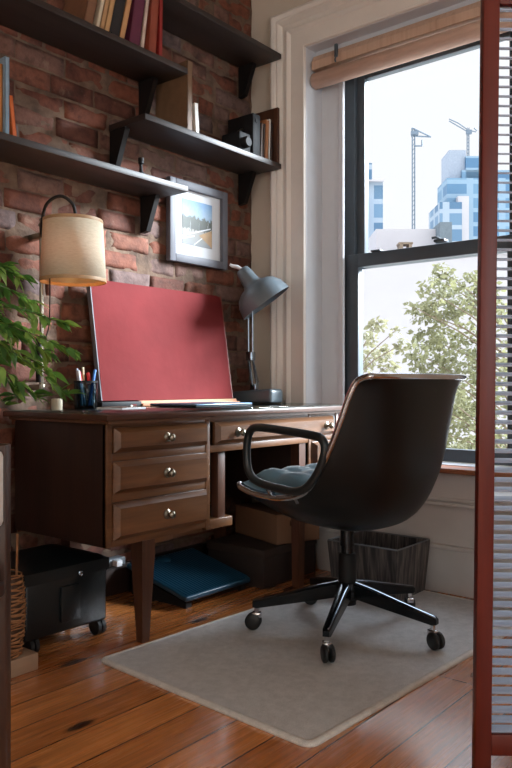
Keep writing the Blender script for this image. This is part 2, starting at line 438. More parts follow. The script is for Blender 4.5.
# ------------------------------------------------------------------ shelves
def shelf(name, x0, x1, zt, label, brx):
    t = thing(name, label, 'shelf', ((x0+x1)/2, -.02, zt-.024))
    b = MB(); b.box(x0, x1, -.232, -.013, zt-.024, zt, .002); b.build('board', M['shelf'], t, 40)
    for x in brx:
        b = MB()
        zb = zt-.024
        b.prism([(x-.012, -.013, zb), (x-.012, -.105, zb), (x-.012, -.105, zb-.012), (x-.012, -.050, zb-.145), (x-.012, -.013, zb-.150)], (.024, 0, 0))
        b.build('bracket', M['bracket'], t)
    return t
ZA, ZB, ZCs, ZD = 2.425, 2.150, 1.902, 1.666
shelf('wall_shelf', -.93, -.052, ZA, 'empty dark wooden shelf at the upper right, highest on the brick wall', (-.84, -.10))
shelf('wall_shelf', -2.3, -.685, ZB, 'dark wooden shelf at top left carrying the leaning row of books', (-1.9, -.745))
shelf('wall_shelf', -.918, -.052, ZCs, 'dark wooden shelf above the picture carrying the tan volume and a magazine holder', (-.90, -.10))
shelf('wall_shelf', -2.3, -.682, ZD, 'dark wooden shelf above the drum lamp, lowest of the shelves', (-1.9, -.735))

BK = {}
def bmat(c):
    if c not in BK: BK[c] = mat('book cover %d %d %d' % c, c, .55, var=.15, scale=20)
    return BK[c]
def book(x, z, th, h, d, c, label, lean=0, yb=-.03, group=None, raw=False, yf=None):
    """book whose spine faces the room; x is its left edge at the foot, lean tilts the top to +x"""
    if not raw: x = -2.88+(x+2.88)*.983; yb -= .035; h *= .985; th *= .985
    y0 = yf if yf is not None else yb-d
    t = thing('book', label, 'book', (x, y0, z), group)
    mt = Matrix.Translation((x, 0, z)) @ Matrix.Rotation(R(lean), 4, 'Y') @ Matrix.Translation((-x, 0, -z))
    if lean < 0: mt = Matrix.Translation((0, 0, 0)) @ mt
    def mk():
        return MB()
    c_ = mk()
    cv = min(.003, th*.18)
    c_.box(x, x+cv, y0, y0+d, z, z+h); c_.box(x+th-cv, x+th, y0, y0+d, z, z+h); c_.box(x, x+th, y0, y0+cv, z, z+h, .0008)
    zmin = min(0, (mt @ Vector((x+th, 0, z))).z - z); mt2 = Matrix.Translation((0, 0, -zmin)) @ mt
    c_.xf(mt2); c_.build('cover', bmat(c), t)
    p = mk(); p.box(x+cv*.9, x+th-cv*.9, y0+cv, y0+d-.004, z+.003, z+h-.003); p.xf(mt2); p.build('pages', M['paper'], t)
    return t
g = 'books leaning on the top left shelf'
spec = [(-1.172,.040,.150,(120,82,58),13,'short brown book at the left end of the leaning row, under the ceiling'),
        (-1.118,.016,.225,(214,196,170),13,'pale cream book second in the leaning row on top left shelf'),
        (-1.100,.020,.235,(182,140,98),13,'tan book third in the leaning row, beside the cream one'),
        (-1.078,.022,.240,(196,152,104),13,'light tan book just before the black one on top left shelf'),
        (-1.054,.046,.250,(28,26,28),13,'black book in the middle of the top left shelf row'),
        (-1.005,.024,.240,(196,146,100),13,'light tan book right after the black one on top left shelf'),
        (-.956,.052,.255,(92,34,58),9,'thick purple book on the top left shelf'),
        (-.897,.016,.240,(214,188,172),8,'slim pinkish cream book after the purple one'),
        (-.856,.040,.235,(140,64,44),4,'rust red book near the right end of the top shelf row'),
        (-.800,.018,.250,(150,40,36),1,'bright red book closing the top left row at its right end')]
for x, th, h, c, ln, lb in spec:
    book(x, ZB, th, h, .150, c, lb, lean=ln, group=g, yb=-.035)
# white lettering bar on the black book spine is left to its plain cover
# lower left shelf
book(-1.484, ZD, .016, .265, .15, (142,166,186), 'pale blue book standing on the lowest left shelf', yb=-.02)
book(-1.440, ZD, .016, .15, .13, (226,112,48), 'orange book leaning against the pale blue one', lean=-7, yb=-.02)
book(-1.530, ZD, .043, .24, .14, (186,122,66), 'ochre book behind the pale blue one at the photo edge', yb=-.02)
t = thing('bottle', 'tiny black bottle on the lowest shelf near the bracket', 'bottle', (-.84, -.12, ZD))
b = MB(); b.lathe([(.016,0),(.016,.036),(.007,.05),(.006,.075),(.011,.078),(.011,.09)], Matrix.Translation((-.84,-.12,ZD)), 14, True, True); b.build('flask', M['black'], t, 40)
b = MB(); b.lathe([(.0118,0),(.0118,.014)], Matrix.Translation((-.84,-.12,ZD+.086)), 14, True, True); b.build('cap', M['bracket'], t, 40)
# tan volumes on the right middle shelf
book(-.642, ZCs, .030, .290, .19, (118,90,66), 'tall tan volume rising past the end of the upper shelf', yb=.0)
book(-.590, ZCs, .020, .125, .15, (232,230,224), 'thin white booklet beside the tall tan volume', lean=-4, yb=-.04)
# camera-like black case, binder, holder
t = thing('camera', 'old black folding camera with brass arm on the right middle shelf', 'camera', (-.27, -.12, ZCs))
b = MB(); b.box(-.315, -.235, -.195, -.085, ZCs, ZCs+.10, .006); b.build('camera_body', M['black'], t, 40)
b = MB(); b.lathe([(.026,0),(.026,.02),(.02,.03)], Matrix.Translation((-.285,-.195,ZCs+.05)) @ Matrix.Rotation(R(90),4,'X'), 18, True, True); b.build('lens', M['bracket'], t, 40)
b = MB(); b.box(-.275, -.23, -.15, -.135, ZCs+.118, ZCs+.128, .002, rot=Matrix.Rotation(R(-35),3,'Y')); b.build('brass_arm', M['brass'], t, 40)
b = MB(); b.lathe([(.010,0),(.010,.012)], Matrix.Translation((-.28,-.11,ZCs+.10)), 12, True, True); b.build('dial', M['black'], t, 40)
t = thing('binder', 'black binder standing between the camera and the magazine holder', 'binder', (-.20, -.1, ZCs))
b = MB(); b.box(-.232, -.178, -.205, -.05, ZCs, ZCs+.20, .003); b.build('binder_cover', M['black'], t, 40)
b = MB(); b.lathe([(.012,0),(.012,.003)], Matrix.Translation((-.205,-.205,ZCs+.17)) @ Matrix.Rotation(R(90),4,'X'), 14, True, True); b.build('finger_ring', M['bracket'], t, 40)
t = thing('magazine_holder', 'dark wooden magazine holder with a curved back by the window casing', 'holder', (-.11, -.1, ZCs))
b = MB()
b.prism([(-.172,-.057,ZCs+.002),(-.172,-.057,ZCs+.225),(-.14,-.057,ZCs+.222),(-.10,-.057,ZCs+.235),(-.054,-.057,ZCs+.268),(-.054,-.057,ZCs+.002)], (0,-.010,0)); b.build('back_panel', M['shelf'], t)
b = MB(); b.box(-.070, -.054, -.222, -.067, ZCs+.002, ZCs+.268, .002); b.build('side_panel', M['walnut_z'], t, 40)
b = MB(); b.box(-.172, -.054, -.222, -.057, ZCs+.0002, ZCs+.004); b.build('bottom_panel', M['shelf'], t)
g = 'slim books in the magazine holder'
zz = ZCs+.0045
for x, th, h, c, lb, ln in ((-.172,.013,.15,(90,70,56),'brown slim book leftmost in the wooden magazine holder',3),(-.154,.010,.152,(70,52,44),'dark brown slim book in the wooden magazine holder',3),
        (-.140,.022,.172,(168,112,72),'orange-tan book in the wooden magazine holder',3),(-.112,.010,.18,(226,222,214),'white slim book in the wooden magazine holder',2),(-.098,.016,.165,(64,50,46),'dark slim book at the right of the magazine holder',1)):
    book(x, zz, th, h*1.12, .13, c, lb, lean=ln, group=g, yb=-.071, raw=True)

# ------------------------------------------------------------------ framed picture
t = thing('framed_picture', 'grey framed photograph with white mat hung on the brick wall', 'picture', (-.408, -.02, 1.58))
fx0, fx1, fz0, fz1 = -.598, -.219, 1.395, 1.762
b = MB(); w = .036; y0, y1 = -.04, -.012
b.box(fx0, fx0+w, y0, y1, fz0, fz1, .003); b.box(fx1-w, fx1, y0, y1, fz0, fz1, .003)
b.box(fx0+w, fx1-w, y0, y1, fz0, fz0+w, .003); b.box(fx0+w, fx1-w, y0, y1, fz1-w, fz1, .003); b.build('frame', M['frame'], t, 40)
b = MB(); b.box(fx0+w-.002, fx1-w+.002, -.022, -.016, fz0+w-.002, fz1-w+.002); b.build('mat_board', M['mat_board'], t)
def picmat():
    m, nt, b = newmat('landscape print')
    v = coords(nt, kind='Generated'); sx = nt.nodes.new('ShaderNodeSeparateXYZ'); nt.links.new(v, sx.inputs[0])
    n = noise_tex(nt, coords(nt, (1,1,1), kind='Generated'), 9, 5, .7)
    def math_(op, a, c):
        q = nt.nodes.new('ShaderNodeMath'); q.operation = op
        for i, k in enumerate((a, c)):
            if hasattr(k, 'is_output'): nt.links.new(k, q.inputs[i])
            else: q.inputs[i].default_value = k
        return q.outputs[0]
    zz = math_('ADD', sx.outputs['Z'], math_('MULTIPLY', math_('SUBTRACT', n, .5), .35))
    c = ramp(nt, zz, [(.0, (120,124,126)), (.34, (150,146,138)), (.36, (52,58,48)), (.62, (64,70,56)), (.66, (150,176,200)), (.95, (98,142,186))])
    nt.links.new(c, b.inputs['Base Color']); b.inputs['Roughness'].default_value = .5
    return m
pz0, pz1, px0, px1 = 1.483, 1.686, -.508, -.313
b = MB(); b.box(px0, px1, -.0235, -.0215, pz0, pz1); b.build('print', picmat(), t)
b = MB()
def strip(pts, w=.006):
    for (xa, za), (xb, zb) in zip(pts, pts[1:]):
        b.prism([(px0+xa*(px1-px0), -.0238, pz0+za*(pz1-pz0)), (px0+xb*(px1-px0), -.0238, pz0+zb*(pz1-pz0)), (px0+xb*(px1-px0), -.0238, pz0+zb*(pz1-pz0)+w), (px0+xa*(px1-px0), -.0238, pz0+za*(pz1-pz0)+w)], (0,.0004,0))
strip([(.0,.16),(.95,.44)]); strip([(.38,.0),(.98,.40)]); strip([(.0,.10),(.4,.2)]); strip([(.25,.3),(.27,.5)], .012); strip([(.55,.36),(.56,.5)], .01); strip([(.85,.42),(.87,.56)], .01)
b.build('print_rails', M['mat_board'], t)
b = MB(); b.prism([(px0+.55*(px1-px0), -.0239, pz0+.25*(pz1-pz0)), (px0+(px1-px0)*.99, -.0239, pz0+.02*(pz1-pz0)), (px0+(px1-px0)*.99, -.0239, pz0+.42*(pz1-pz0))], (0,.0004,0)); b.build('print_sand', bmat((176,140,96)), t)

# ------------------------------------------------------------------ desk
DZ = .759
desk = thing('desk', 'brown wooden pedestal desk with panelled drawers and a glass-covered top', 'desk', (-.72, -.32, 0))
b = MB(); b.box(-1.412, -.026, -.605, -.035, DZ-.02, DZ, .004); b.build('desktop', M['walnut_top'], desk, 40)
b = MB(); b.box(-1.395, -.045, -.590, -.05, DZ-.030, DZ-.02); b.build('moulding', M['walnut'], desk)
LX0, LX1, RX0, RX1 = -1.378, -.905, -.292, -.062
YF, PZ = -.56, .340
b = MB(); b.box(LX0, LX1, YF+.004, -.06, PZ, DZ-.03, .003); b.build('side_panel', M['walnut_shade'], desk, 40)
b = MB(); b.box(RX0, RX1, YF+.004, -.06, PZ, DZ-.03, .003); b.build('side_panel', M['walnut_shade'], desk, 40)
b = MB()   # face frame, one carved front
for x0, x1 in ((LX0, LX0+.024), (LX1-.024, LX1), (RX0, RX0+.02), (RX1-.02, RX1)): b.box(x0, x1, YF, YF+.02, PZ, DZ-.03, .002)
for z0, z1 in ((PZ, PZ+.02), (.48, .505), (.61, .634), (DZ-.042, DZ-.03)):
    b.box(LX0+.02, LX1-.02, YF+.002, YF+.02, z0, z1, .001); b.box(RX0+.018, RX1-.018, YF+.002, YF+.02, z0, z1, .001)
b.box(LX1, RX0, YF+.002, YF+.02, .606, .632, .002); b.box(LX1, RX0, YF+.002, YF+.02, DZ-.042, DZ-.03)
b.build('face_frame', M['walnut'], desk, 40)
b = MB(); b.box(LX1, RX0, YF+.02, -.10, .615, DZ-.03); b.build('centre_box', M['walnut_shade'], desk)
b = MB(); b.box(LX1, RX0, -.075, -.06, .42, .615); b.build('modesty_panel', M['walnut_shade'], desk)
def drawer(x0, x1, z0, z1, knobs):
    b = MB(); yo, yi = YF-.004, YF-.02; ins = .016
    b.box(x0, x1, yo, yo+.012, z0, z1, .001)
    o = [(x0+.002,yo,z0+.002),(x1-.002,yo,z0+.002),(x1-.002,yo,z1-.002),(x0+.002,yo,z1-.002)]
    i_ = [(x0+ins,yi,z0+ins),(x1-ins,yi,z0+ins),(x1-ins,yi,z1-ins),(x0+ins,yi,z1-ins)]
    A = [b.bm.verts.new(p) for p in o]; B = [b.bm.verts.new(p) for p in i_]
    for k in range(4): b.bm.faces.new((A[k],A[(k+1)%4],B[(k+1)%4],B[k]))
    b.bm.faces.new(B); b.bm.faces.new(A[::-1])
    d = b.build('drawer', M['walnut'], desk)
    for xk in knobs:
        zk = (z0+z1)/2; b = MB()
        b.lathe([(.0165,0),(.0165,.003),(.0125,.005),(.006,.008),(.006,.016),(.0125,.020),(.0135,.026),(.010,.031),(.0,.033)], Matrix.Translation((xk, yi, zk)) @ Matrix.Rotation(R(90),4,'X'), 20, True)
        b.build('knob', M['brass'], d, 50)
drawer(LX0+.026, LX1-.02, .636, .716, (-1.136,))
drawer(LX0+.024, LX1-.022, .506, .608, (-1.136,))
drawer(LX0+.024, LX1-.022, .360, .478, (-1.136,))
drawer(-.884, -.113, .634, .716, (-.772, -.185))
drawer(RX0+.022, RX1-.022, .506, .608, (-.177,))
drawer(RX0+.022, RX1-.022, .360, .478, (-.177,))
def leg(x, y, zt, w0, w1, name='leg'):
    b = MB(); P = []
    for z, w in ((zt, w0), (zt-.05, w0), (zt*.5, (w0+w1)*.52), (0, w1)):
        P.append([Vector((x+sx*w/2, y+sy*w/2, z)) for sx, sy in ((-1,-1),(1,-1),(1,1),(-1,1))])
    b.grid(P, True); b.bm.verts.ensure_lookup_table()
    b.bm.faces.new([b.bm.verts[i] for i in range(4)]); b.bm.faces.new([b.bm.verts[i] for i in range(12,16)])
    return b.build(name, M['walnut_z'], desk)
leg(-1.200, -.53, PZ, .056, .030); leg(-1.165, -.10, PZ, .056, .030)
leg(-.327, -.53, .61, .044, .036); leg(-.327, -.085, .61, .044, .036)
b = MB(); b.box(-1.17, -1.085, -.555, -.50, PZ-.018, PZ+.001, .003); b.build('leg_bracket', M['walnut'], desk, 40)
b = MB(); b.box(-.91, -.765, -.545, -.50, .325, .360, .003); b.box(-1.20, -.905, -.525, -.505, .318, .341, .002); b.build('stretcher', M['walnut'], desk, 40)
b = MB(); b.box(-.836, -.796, -.535, -.50, .36, .612, .002); b.build('post', M['walnut_z'], desk, 40)
b = MB(); b.box(-1.19, -.34, -.095, -.075, .27, .31, .003); b.build('rear_rail', M['walnut_shade'], desk, 40)
b = MB(); b.box(-1.413, -.025, -.606, -.034, DZ+.0003, DZ+.0063, .0012); gl = b.build('glass_sheet', M['deskglass'], None, 40)
tag(gl, 'clear greenish glass sheet lying over the wooden desktop', 'glass sheet')
DT = DZ+.0067

# things on the desk
t = thing('pinboard', 'red cloth covered board leaning on the brick wall, standing on the desk', 'board', (-.69, -.12, DT))
lean = math.atan2(.075, .48); mt = Matrix.Translation((0, -.128, DT+.022)) @ Matrix.Rotation(-lean, 4, 'X')
bx0, bx1, bhh = -1.052, -.302, .478
P = []
nu, nv = 24, 16
for f_ in (0,):
    b = MB()
    pts = []
    def bp(u, v):
        x = bx0+(bx1-bx0)*u; z = bhh*v
        if u > .97 and v > .97: z -= .006; x -= .006
        y = -.012 + .003*mnoise.noise(Vector((u*4, v*3, 2))) + .0016*mnoise.noise(Vector((u*13, v*9, 4)))
        return (x, y, z)
    G = b.grid([[bp(i/nu, j/nv) for i in range(nu+1)] for j in range(nv+1)])
    bk = b.grid([[(bx0+(bx1-bx0)*i/nu, .008, bhh*j/nv) for i in range(nu+1)] for j in range(nv+1)])
    for A, B in (([r[0] for r in G],[r[0] for r in bk]),([r[-1] for r in G],[r[-1] for r in bk]),(G[0],bk[0]),(G[-1],bk[-1])):
        for k in range(len(A)-1): b.bm.faces.new((A[k],A[k+1],B[k+1],B[k]))
    b.xf(mt); b.build('cloth_face', M['red'], t, 50)
b = MB(); b.box(bx0-.0045, bx0-.0005, -.012, .01, 0, bhh); b.xf(mt); b.build('metal_edge', M['frame'], t)
b = MB(); b.box(bx1+.0005, bx1+.006, -.012, .01, .0, bhh); b.xf(mt); b.build('edge_strip', bmat((120,64,52)), t)
b = MB(); b.box(-.875, -.285, -.172, -.112, DT, DT+.011, .001); b.box(-.875, -.285, -.150, -.112, DT+.011, DT+.022); b.build('wood_ledge', M['oak'], t, 40)
b = MB(); b.box(-1.075, -.876, -.165, -.112, DT, DT+.020, .002); b.build('dark_ledge', M['black'], t, 40)

# pencil cup and its pens
cx, cy = -1.150, -.165
cup = thing('pencil_cup', 'dark glass pencil cup holding pens beside the red board', 'cup', (cx, cy, DT))
M['cupglass'] = glassmat('smoky blue glass', (.30,.42,.48,1), 1.2)
b = MB(); b.lathe([(.0,.0),(.040,.0),(.042,.004),(.043,.098),(.0405,.098),(.0395,.006),(.0,.005)], Matrix.Translation((cx,cy,DT)), 28); b.build('cup_glass', M['cupglass'], cup, 50)
b = MB(); b.lathe([(.0437,.093),(.0437,.1),(.0408,.1),(.0408,.093),(.0437,.093)], Matrix.Translation((cx,cy,DT)), 28); b.build('cup_rim', M['black'], cup, 50)
pens = [('marker',(196,38,40),.0065,-.016,-.016,-.022,.012,.135,'red capped marker at left in the pencil cup','marker'),
        ('marker',(196,40,42),.0070,.012,-.020,.018,.010,.130,'red capped marker at right in the pencil cup','marker'),
        ('pencil',(206,182,110),.0042,.0,.006,.002,.02,.150,'yellow pencil standing in the pencil cup','pencil'),
        ('pen',(186,194,214),.0045,-.022,.0,-.028,.016,.145,'pale lilac pen in the pencil cup behind the red marker','pen'),
        ('pen',(214,218,226),.0048,-.026,-.012,-.036,-.004,.138,'white pen leaning left in the pencil cup','pen'),
        ('pen',(52,112,184),.0055,-.006,-.024,.040,-.004,.142,'blue pen leaning right over the pencil cup rim','pen')]
for nm, c, r, xa, ya, xb, yb_, h, lb, ct in pens:
    t = thing(nm, lb, ct, (cx+xa, cy+ya, DT+.007), 'pens in the pencil cup')
    p0 = Vector((cx+xa, cy+ya, DT+.0085)); p1 = Vector((cx+xb, cy+yb_, DT+h)); mid = p0.lerp(p1, .62)
    b = MB(); b.tube([p0, p0.lerp(p1,.06), mid], [r*.45, r*.9, r*.9], 10); b.build('barrel', bmat((206,206,210)) if nm == 'marker' else bmat(c), t, 50)
    b = MB(); b.tube([mid, p0.lerp(p1,.97), p1], [r, r, r*.7], 10); b.build('eraser' if nm == 'pencil' else 'cap', bmat((224,210,170)) if nm == 'pencil' else bmat(c), t, 50)
# candle
t = thing('candle', 'short cream candle standing on the desk under the plant leaves', 'candle', (-1.352, -.27, DT))
b = MB(); b.lathe([(.0,0),(.018,0),(.0185,.002),(.0185,.036),(.017,.038),(.012,.036),(.0,.035)], Matrix.Translation((-1.352,-.27,DT)), 24); b.build('wax', bmat((206,196,172)), t, 50)
b = MB(); b.tube([(-1.352,-.27,DT+.035),(-1.351,-.27,DT+.043)], .0008, 5); b.build('wick', M['black'], t)
# phone / notepad near front edge, laptop-like folder
t = thing('notepad', 'white notepad with a pen clip near the pencil cup', 'notepad', (-1.14, -.36, DT))
b = MB(); b.box(-1.235, -1.10, -.44, -.33, DT, DT+.007, .0015, rz=R(12)); b.build('paper_block', M['white'], t, 40)
b = MB(); b.box(-1.232, -1.103, -.437, -.333, DT+.0072, DT+.0086, .0005, rz=R(12)); b.build('cover_sheet', bmat((118,110,100)), t, 40)
b = MB(); b.tube([(-1.16,-.43,DT+.0125),(-1.09,-.37,DT+.0125)], .0038, 8); b.build('metal_spiral', M['chrome'], t, 50)
t = thing('laptop', 'thin closed blue-grey laptop lying on the desk before the board', 'laptop', (-.78, -.40, DT))
M['laptop'] = mat('blue grey metal', (96,124,148), .35, metal=.5, var=.05)
b = MB(); b.box(-.935, -.585, -.50, -.27, DT+.001, DT+.008, .003, rz=R(4)); b.build('laptop_base', M['black'], t, 40)
b = MB(); b.box(-.935, -.585, -.50, -.27, DT+.0085, DT+.0145, .003, rz=R(4)); b.build('laptop_lid', M['laptop'], t, 40)

# desk lamp
dl = thing('desk_lamp', 'grey enamel jointed desk lamp on the right of the desk by the window', 'lamp', (-.135, -.15, DT))
b = MB()
vs = b.box(-.187, -.087, -.272, -.036, DT, DT+.066, .014, seg=3)
for v in b.bm.verts:
    if v.co.y > -.15 and v.co.z > DT+.03: v.co.z -= .012
b.build('base', M['greyenamel'], dl, 60)
ab = Vector((-.137, -.135, DT+.062)); el = Vector((-.165, -.135, .985)); tp = Vector((-.175, -.14, 1.30))
b = MB(); b.box(-.152, -.122, -.15, -.12, DT+.05, DT+.09, .004); b.cyl((-.16,-.135,DT+.085), (-.114,-.135,DT+.085), .006, 10); b.build('pivot', M['steel'], dl, 40)
b = MB()
for dy in (-.010, .010):
    o = RT*dy
    b.tube([ab+o+Vector((0,0,.02)), el+o], .005, 8); b.tube([el+o, tp+o], .005, 8)
b.box(el.x-.018, el.x+.018, el.y-.016, el.y+.016, el.z-.02, el.z+.022, .004); b.build('arm', M['steel'], dl, 50)
b = MB()
for dy in (-.017, .017):
    a0 = ab+RT*dy+Vector((0,0,.03)); a1 = el+RT*dy*.6+Vector((0,0,-.02))
    pts = []
    ax = (a1-a0).normalized(); u = ax.orthogonal().normalized(); w_ = ax.cross(u)
    for k in range(0, 161): 
        tt = k/160; pts.append(a0.lerp(a1, tt) + (u*math.cos(k*PI/4)+w_*math.sin(k*PI/4))*.0066)
    b.tube(pts, .0016, 4)
b.build('spring', M['chrome'], dl, 60)
hd = 3.44
def camp(px, py, d): return CAM + FW*d + RT*((px-256)/747*d) + UP*((385-py)/747*d)
nk, rc = camp(241.5, 269, hd), camp(266.5, 303.5, hd)
ax = (rc-nk).normalized(); L = (rc-nk).length
mtx = Matrix.Translation(nk) @ ax.to_track_quat('Z','Y').to_matrix().to_4x4()
b = MB(); b.lathe([(.0,-.002),(.024,0),(.030,.006),(.036,.03),(.041,.075),(.048,.088),(.075,.098),(.100,.116),(.118,.145),(.127,L-.012),(.129,L),(.126,L),(.116,.146),(.098,.120),(.07,.102),(.03,.088),(.0,.085)], mtx, 40)
sh = b.build('lamp_shade', M['greyenamel'], dl, 45)
b = MB(); b.tube([nk+ax*.004, nk-ax*.012-RT*.012, nk-ax*.012-RT*.035+UP*.004, nk-ax*.016-RT*.044+UP*.008], [.008,.009,.008,.006], 10); b.build('switch_knob', M['white'], sh, 50)
b = MB(); b.lathe([(.0,.086),(.015,.088),(.015,.10),(.028,.125),(.03,.145),(.02,.165),(.0,.17)], mtx, 20); b.build('bulb', M['white'], sh, 60)
b = MB(); b.tube([tp, tp.lerp(nk+ax*.05, .6), nk+ax*.045], .008, 10); b.build('joint', M['steel'], dl, 50)

# wall lamp with linen drum
wx, wy = -1.222, -.185
wlamp = thing('wall_lamp', 'cream linen drum shade lamp on a thin brass wall pole left of the red board', 'lamp', (wx, wy, .80))
b = MB(); b.tube([(-1.275,-.07,.80),(-1.275,-.07,1.425)], .0075, 12); b.lathe([(.0,.0),(.010,.004),(.012,.012),(.006,.02),(.009,.03),(.0,.04)], Matrix.Translation((-1.275,-.07,1.42)), 14); b.build('pole', M['brass'], wlamp, 50)
b = MB(); b.tube([(-1.283,-.066,.86),(-1.283,-.066,1.02)], .011, 12); b.build('pole_cover', M['bracket'], wlamp, 50)
for z in (.83, 1.38):
    b = MB(); b.box(-1.287, -1.263, -.075, -.006, z, z+.022, .003); b.build('wall_bracket', M['brass'], wlamp, 40)
b = MB(); b.tube(smoothpath([(-1.275,-.07,1.38),(-1.284,-.09,1.45),(-1.285,-.12,1.50),(-1.258,-.16,1.525),(-1.225,-.185,1.50),(-1.214,-.187,1.46),(-1.222,-.186,1.43)], 6), .006, 10); b.build('loop_arm', M['bracket'], wlamp, 50)
mz = Matrix.Translation((wx, wy, 0)) @ Matrix.Rotation(R(0), 4, 'X')
b = MB(); b.lathe([(.1165,1.222),(.1045,1.438)], mz, 48); shd = b.build('lamp_shade', M['linen'], wlamp, 60, solid=.0015)
for z, r in ((1.224,.1168),(1.436,.1046)):
    b = MB(); b.lathe([(r+.0012,z-.006),(r+.0018,z),(r+.0006,z+.006),(r-.002,z+.006),(r-.002,z-.006),(r+.0012,z-.006)], mz, 48)
    b.build('shade_trim', bmat((176,140,100)), shd, 60)
b = MB()
for k in range(3):
    a = 2*PI*k/3+.4; b.tube([(wx,wy,1.426),(wx+.104*math.cos(a),wy+.104*math.sin(a),1.434)], .002, 6)
b.lathe([(.014,1.36),(.014,1.428),(.006,1.433)], Matrix.Translation((wx,wy,0)), 14, True, True); b.build('socket', M['bracket'], shd, 50)
M['bulbglow'] = bpy.data.materials.new('dim bulb'); M['bulbglow'].use_nodes = True
_b = M['bulbglow'].node_tree.nodes['Principled BSDF']; _b.inputs['Base Color'].default_value = lin((240,220,190)); _b.inputs['Emission Color'].default_value = (1,.50,.18,1); _b.inputs['Emission Strength'].default_value = 16.0
b = MB(); b.lathe([(.0,1.285),(.018,1.29),(.028,1.31),(.026,1.335),(.014,1.36)], Matrix.Translation((wx,wy,0)), 18); b.build('bulb', M['bulbglow'], shd, 60)
cordp = smoothpath([(-1.262,-.10,1.38),(-1.246,-.08,1.23),(-1.225,-.05,1.15),(-1.215,-.03,1.07),(-1.235,-.03,1.01),(-1.27,-.04,.95),(-1.285,-.05,.90)], 6)
b = MB(); b.tube(cordp, .0025, 6); b.build('power_cord', M['black'], wlamp, 60)
b = MB(); b.tube(smoothpath([(-.262,-.02,.70),(-.255,-.020,.62),(-.262,-.019,.55),(-.25,-.02,.45),(-.258,-.02,.28),(-.262,-.02,.1235)],6), .003, 6)
tag(b.build('power_cable', M['white'], None, 60), 'white cable hanging behind the desk beside the window casing', 'cable')

# ------------------------------------------------------------------ plant
pp = Vector((-1.88, -.24, 0))
st = thing('plant_stand', 'dark wooden plant stand left of the desk under the leafy plant', 'stand', tuple(pp))
b = MB(); b.lathe([(.0,.68),(.125,.68),(.125,.70),(.0,.70)], Matrix.Translation(pp), 28); b.build('stand_top', M['darkwood'], st, 40)
for k in range(3):
    a = 2*PI*k/3+PI/6; b = MB(); b.tube([pp+Vector((.095*math.cos(a),.095*math.sin(a),.68)), pp+Vector((.115*math.cos(a),.115*math.sin(a),0))], [.016,.011], 8); b.build('leg', M['darkwood'], st, 50)
plant = thing('potted_plant', 'leafy green houseplant spreading over the left end of the desk', 'plant', (pp.x, pp.y, .7005))
pm = Matrix.Translation((pp.x, pp.y, .7005))
b = MB(); b.lathe([(.0,0),(.085,0),(.115,.16),(.122,.16),(.122,.18),(.108,.18),(.10,.165),(.0,.165)], pm, 28); b.build('pot', M['pot'], plant, 50)
b = MB(); b.lathe([(.0,.162),(.105,.166)], pm, 20); b.build('soil', bmat((52,38,30)), plant)
def leafmesh(b, p, d, L, W, droop, roll):
    d = d.normalized(); side = d.cross(UP)
    if side.length < .1: side = Vector((1,0,0))
    side.normalize(); up = side.cross(d)
    side = (side*math.cos(roll)+up*math.sin(roll)); up = side.cross(d).normalized()
    rows = []
    n = 6
    for i in range(n+1):
        t = i/n; w = W*math.sin(PI*min(1, t**.75))*(1-.25*t)
        c = p + d*(L*t) - UP*(droop*L*t*t)
        rows.append([c-side*w+up*w*.35, c, c+side*w+up*w*.35])
    rows[0] = [p-side*.0006, p, p+side*.0006]; rows[-1] = [rows[-1][1]-side*.0006, rows[-1][1], rows[-1][1]+side*.0006]
    b.grid(rows)
stems = MB(); la = MB(); lb_ = MB(); rng = random.Random(11)
root = pp + Vector((0,0,.87))
tips = []
def rb(px, py, d): return camp(px, py, d)
for px, py, d in ((22,276,2.35),(2,266,2.3),(62,322,2.38),(72,350,2.36),(48,352,2.3),(66,395,2.34),(38,398,2.26),(18,392,2.28),(4,330,2.25),(26,330,2.4),(-6,300,2.3),(-14,360,2.25),(52,372,2.42),(10,355,2.42),(30,300,2.45),(-20,270,2.3),(6,405,2.3)):
    tips.append(rb(px, py, d))
for tp_ in tips:
    mid = root.lerp(tp_, .5) + Vector((rng.uniform(-.03,.03), rng.uniform(-.03,.03), .10+rng.uniform(0,.06)))
    path = smoothpath([root+Vector((rng.uniform(-.04,.04),rng.uniform(-.04,.04),-.02)), mid, tp_], 9)
    stems.tube(path, [.0042*(1-.7*i/(len(path)-1)) for i in range(len(path))], 6)
    for i in range(4, len(path)):
        n_l = 3 if i < len(path)-1 else 4
        for k in range(n_l):
            tg = (path[i]-path[i-1]).normalized()
            dr = (tg*1.0 + Vector((rng.uniform(-1,1), rng.uniform(-1,1), rng.uniform(-.9,.35)))*.95)
            p_ = path[i]
            L_ = rng.uniform(.036, .068)
            q = p_ + dr.normalized()*L_
            if q.y > -.03 or p_.y > -.05: dr.y = -abs(dr.y)-.3
            if q.z < DT+.03: dr.z = abs(dr.z)*.3+.1
            leafmesh(la if rng.random() < .55 else lb_, p_, dr, L_, L_*rng.uniform(.2,.28), rng.uniform(-.05,.35), rng.uniform(-.7,.7))
stems.build('stems', M['stem'], plant, 60); la.build('leaves', M['leaf_a'], plant, 60); lb_.build('young_leaves', M['leaf_b'], plant, 60)

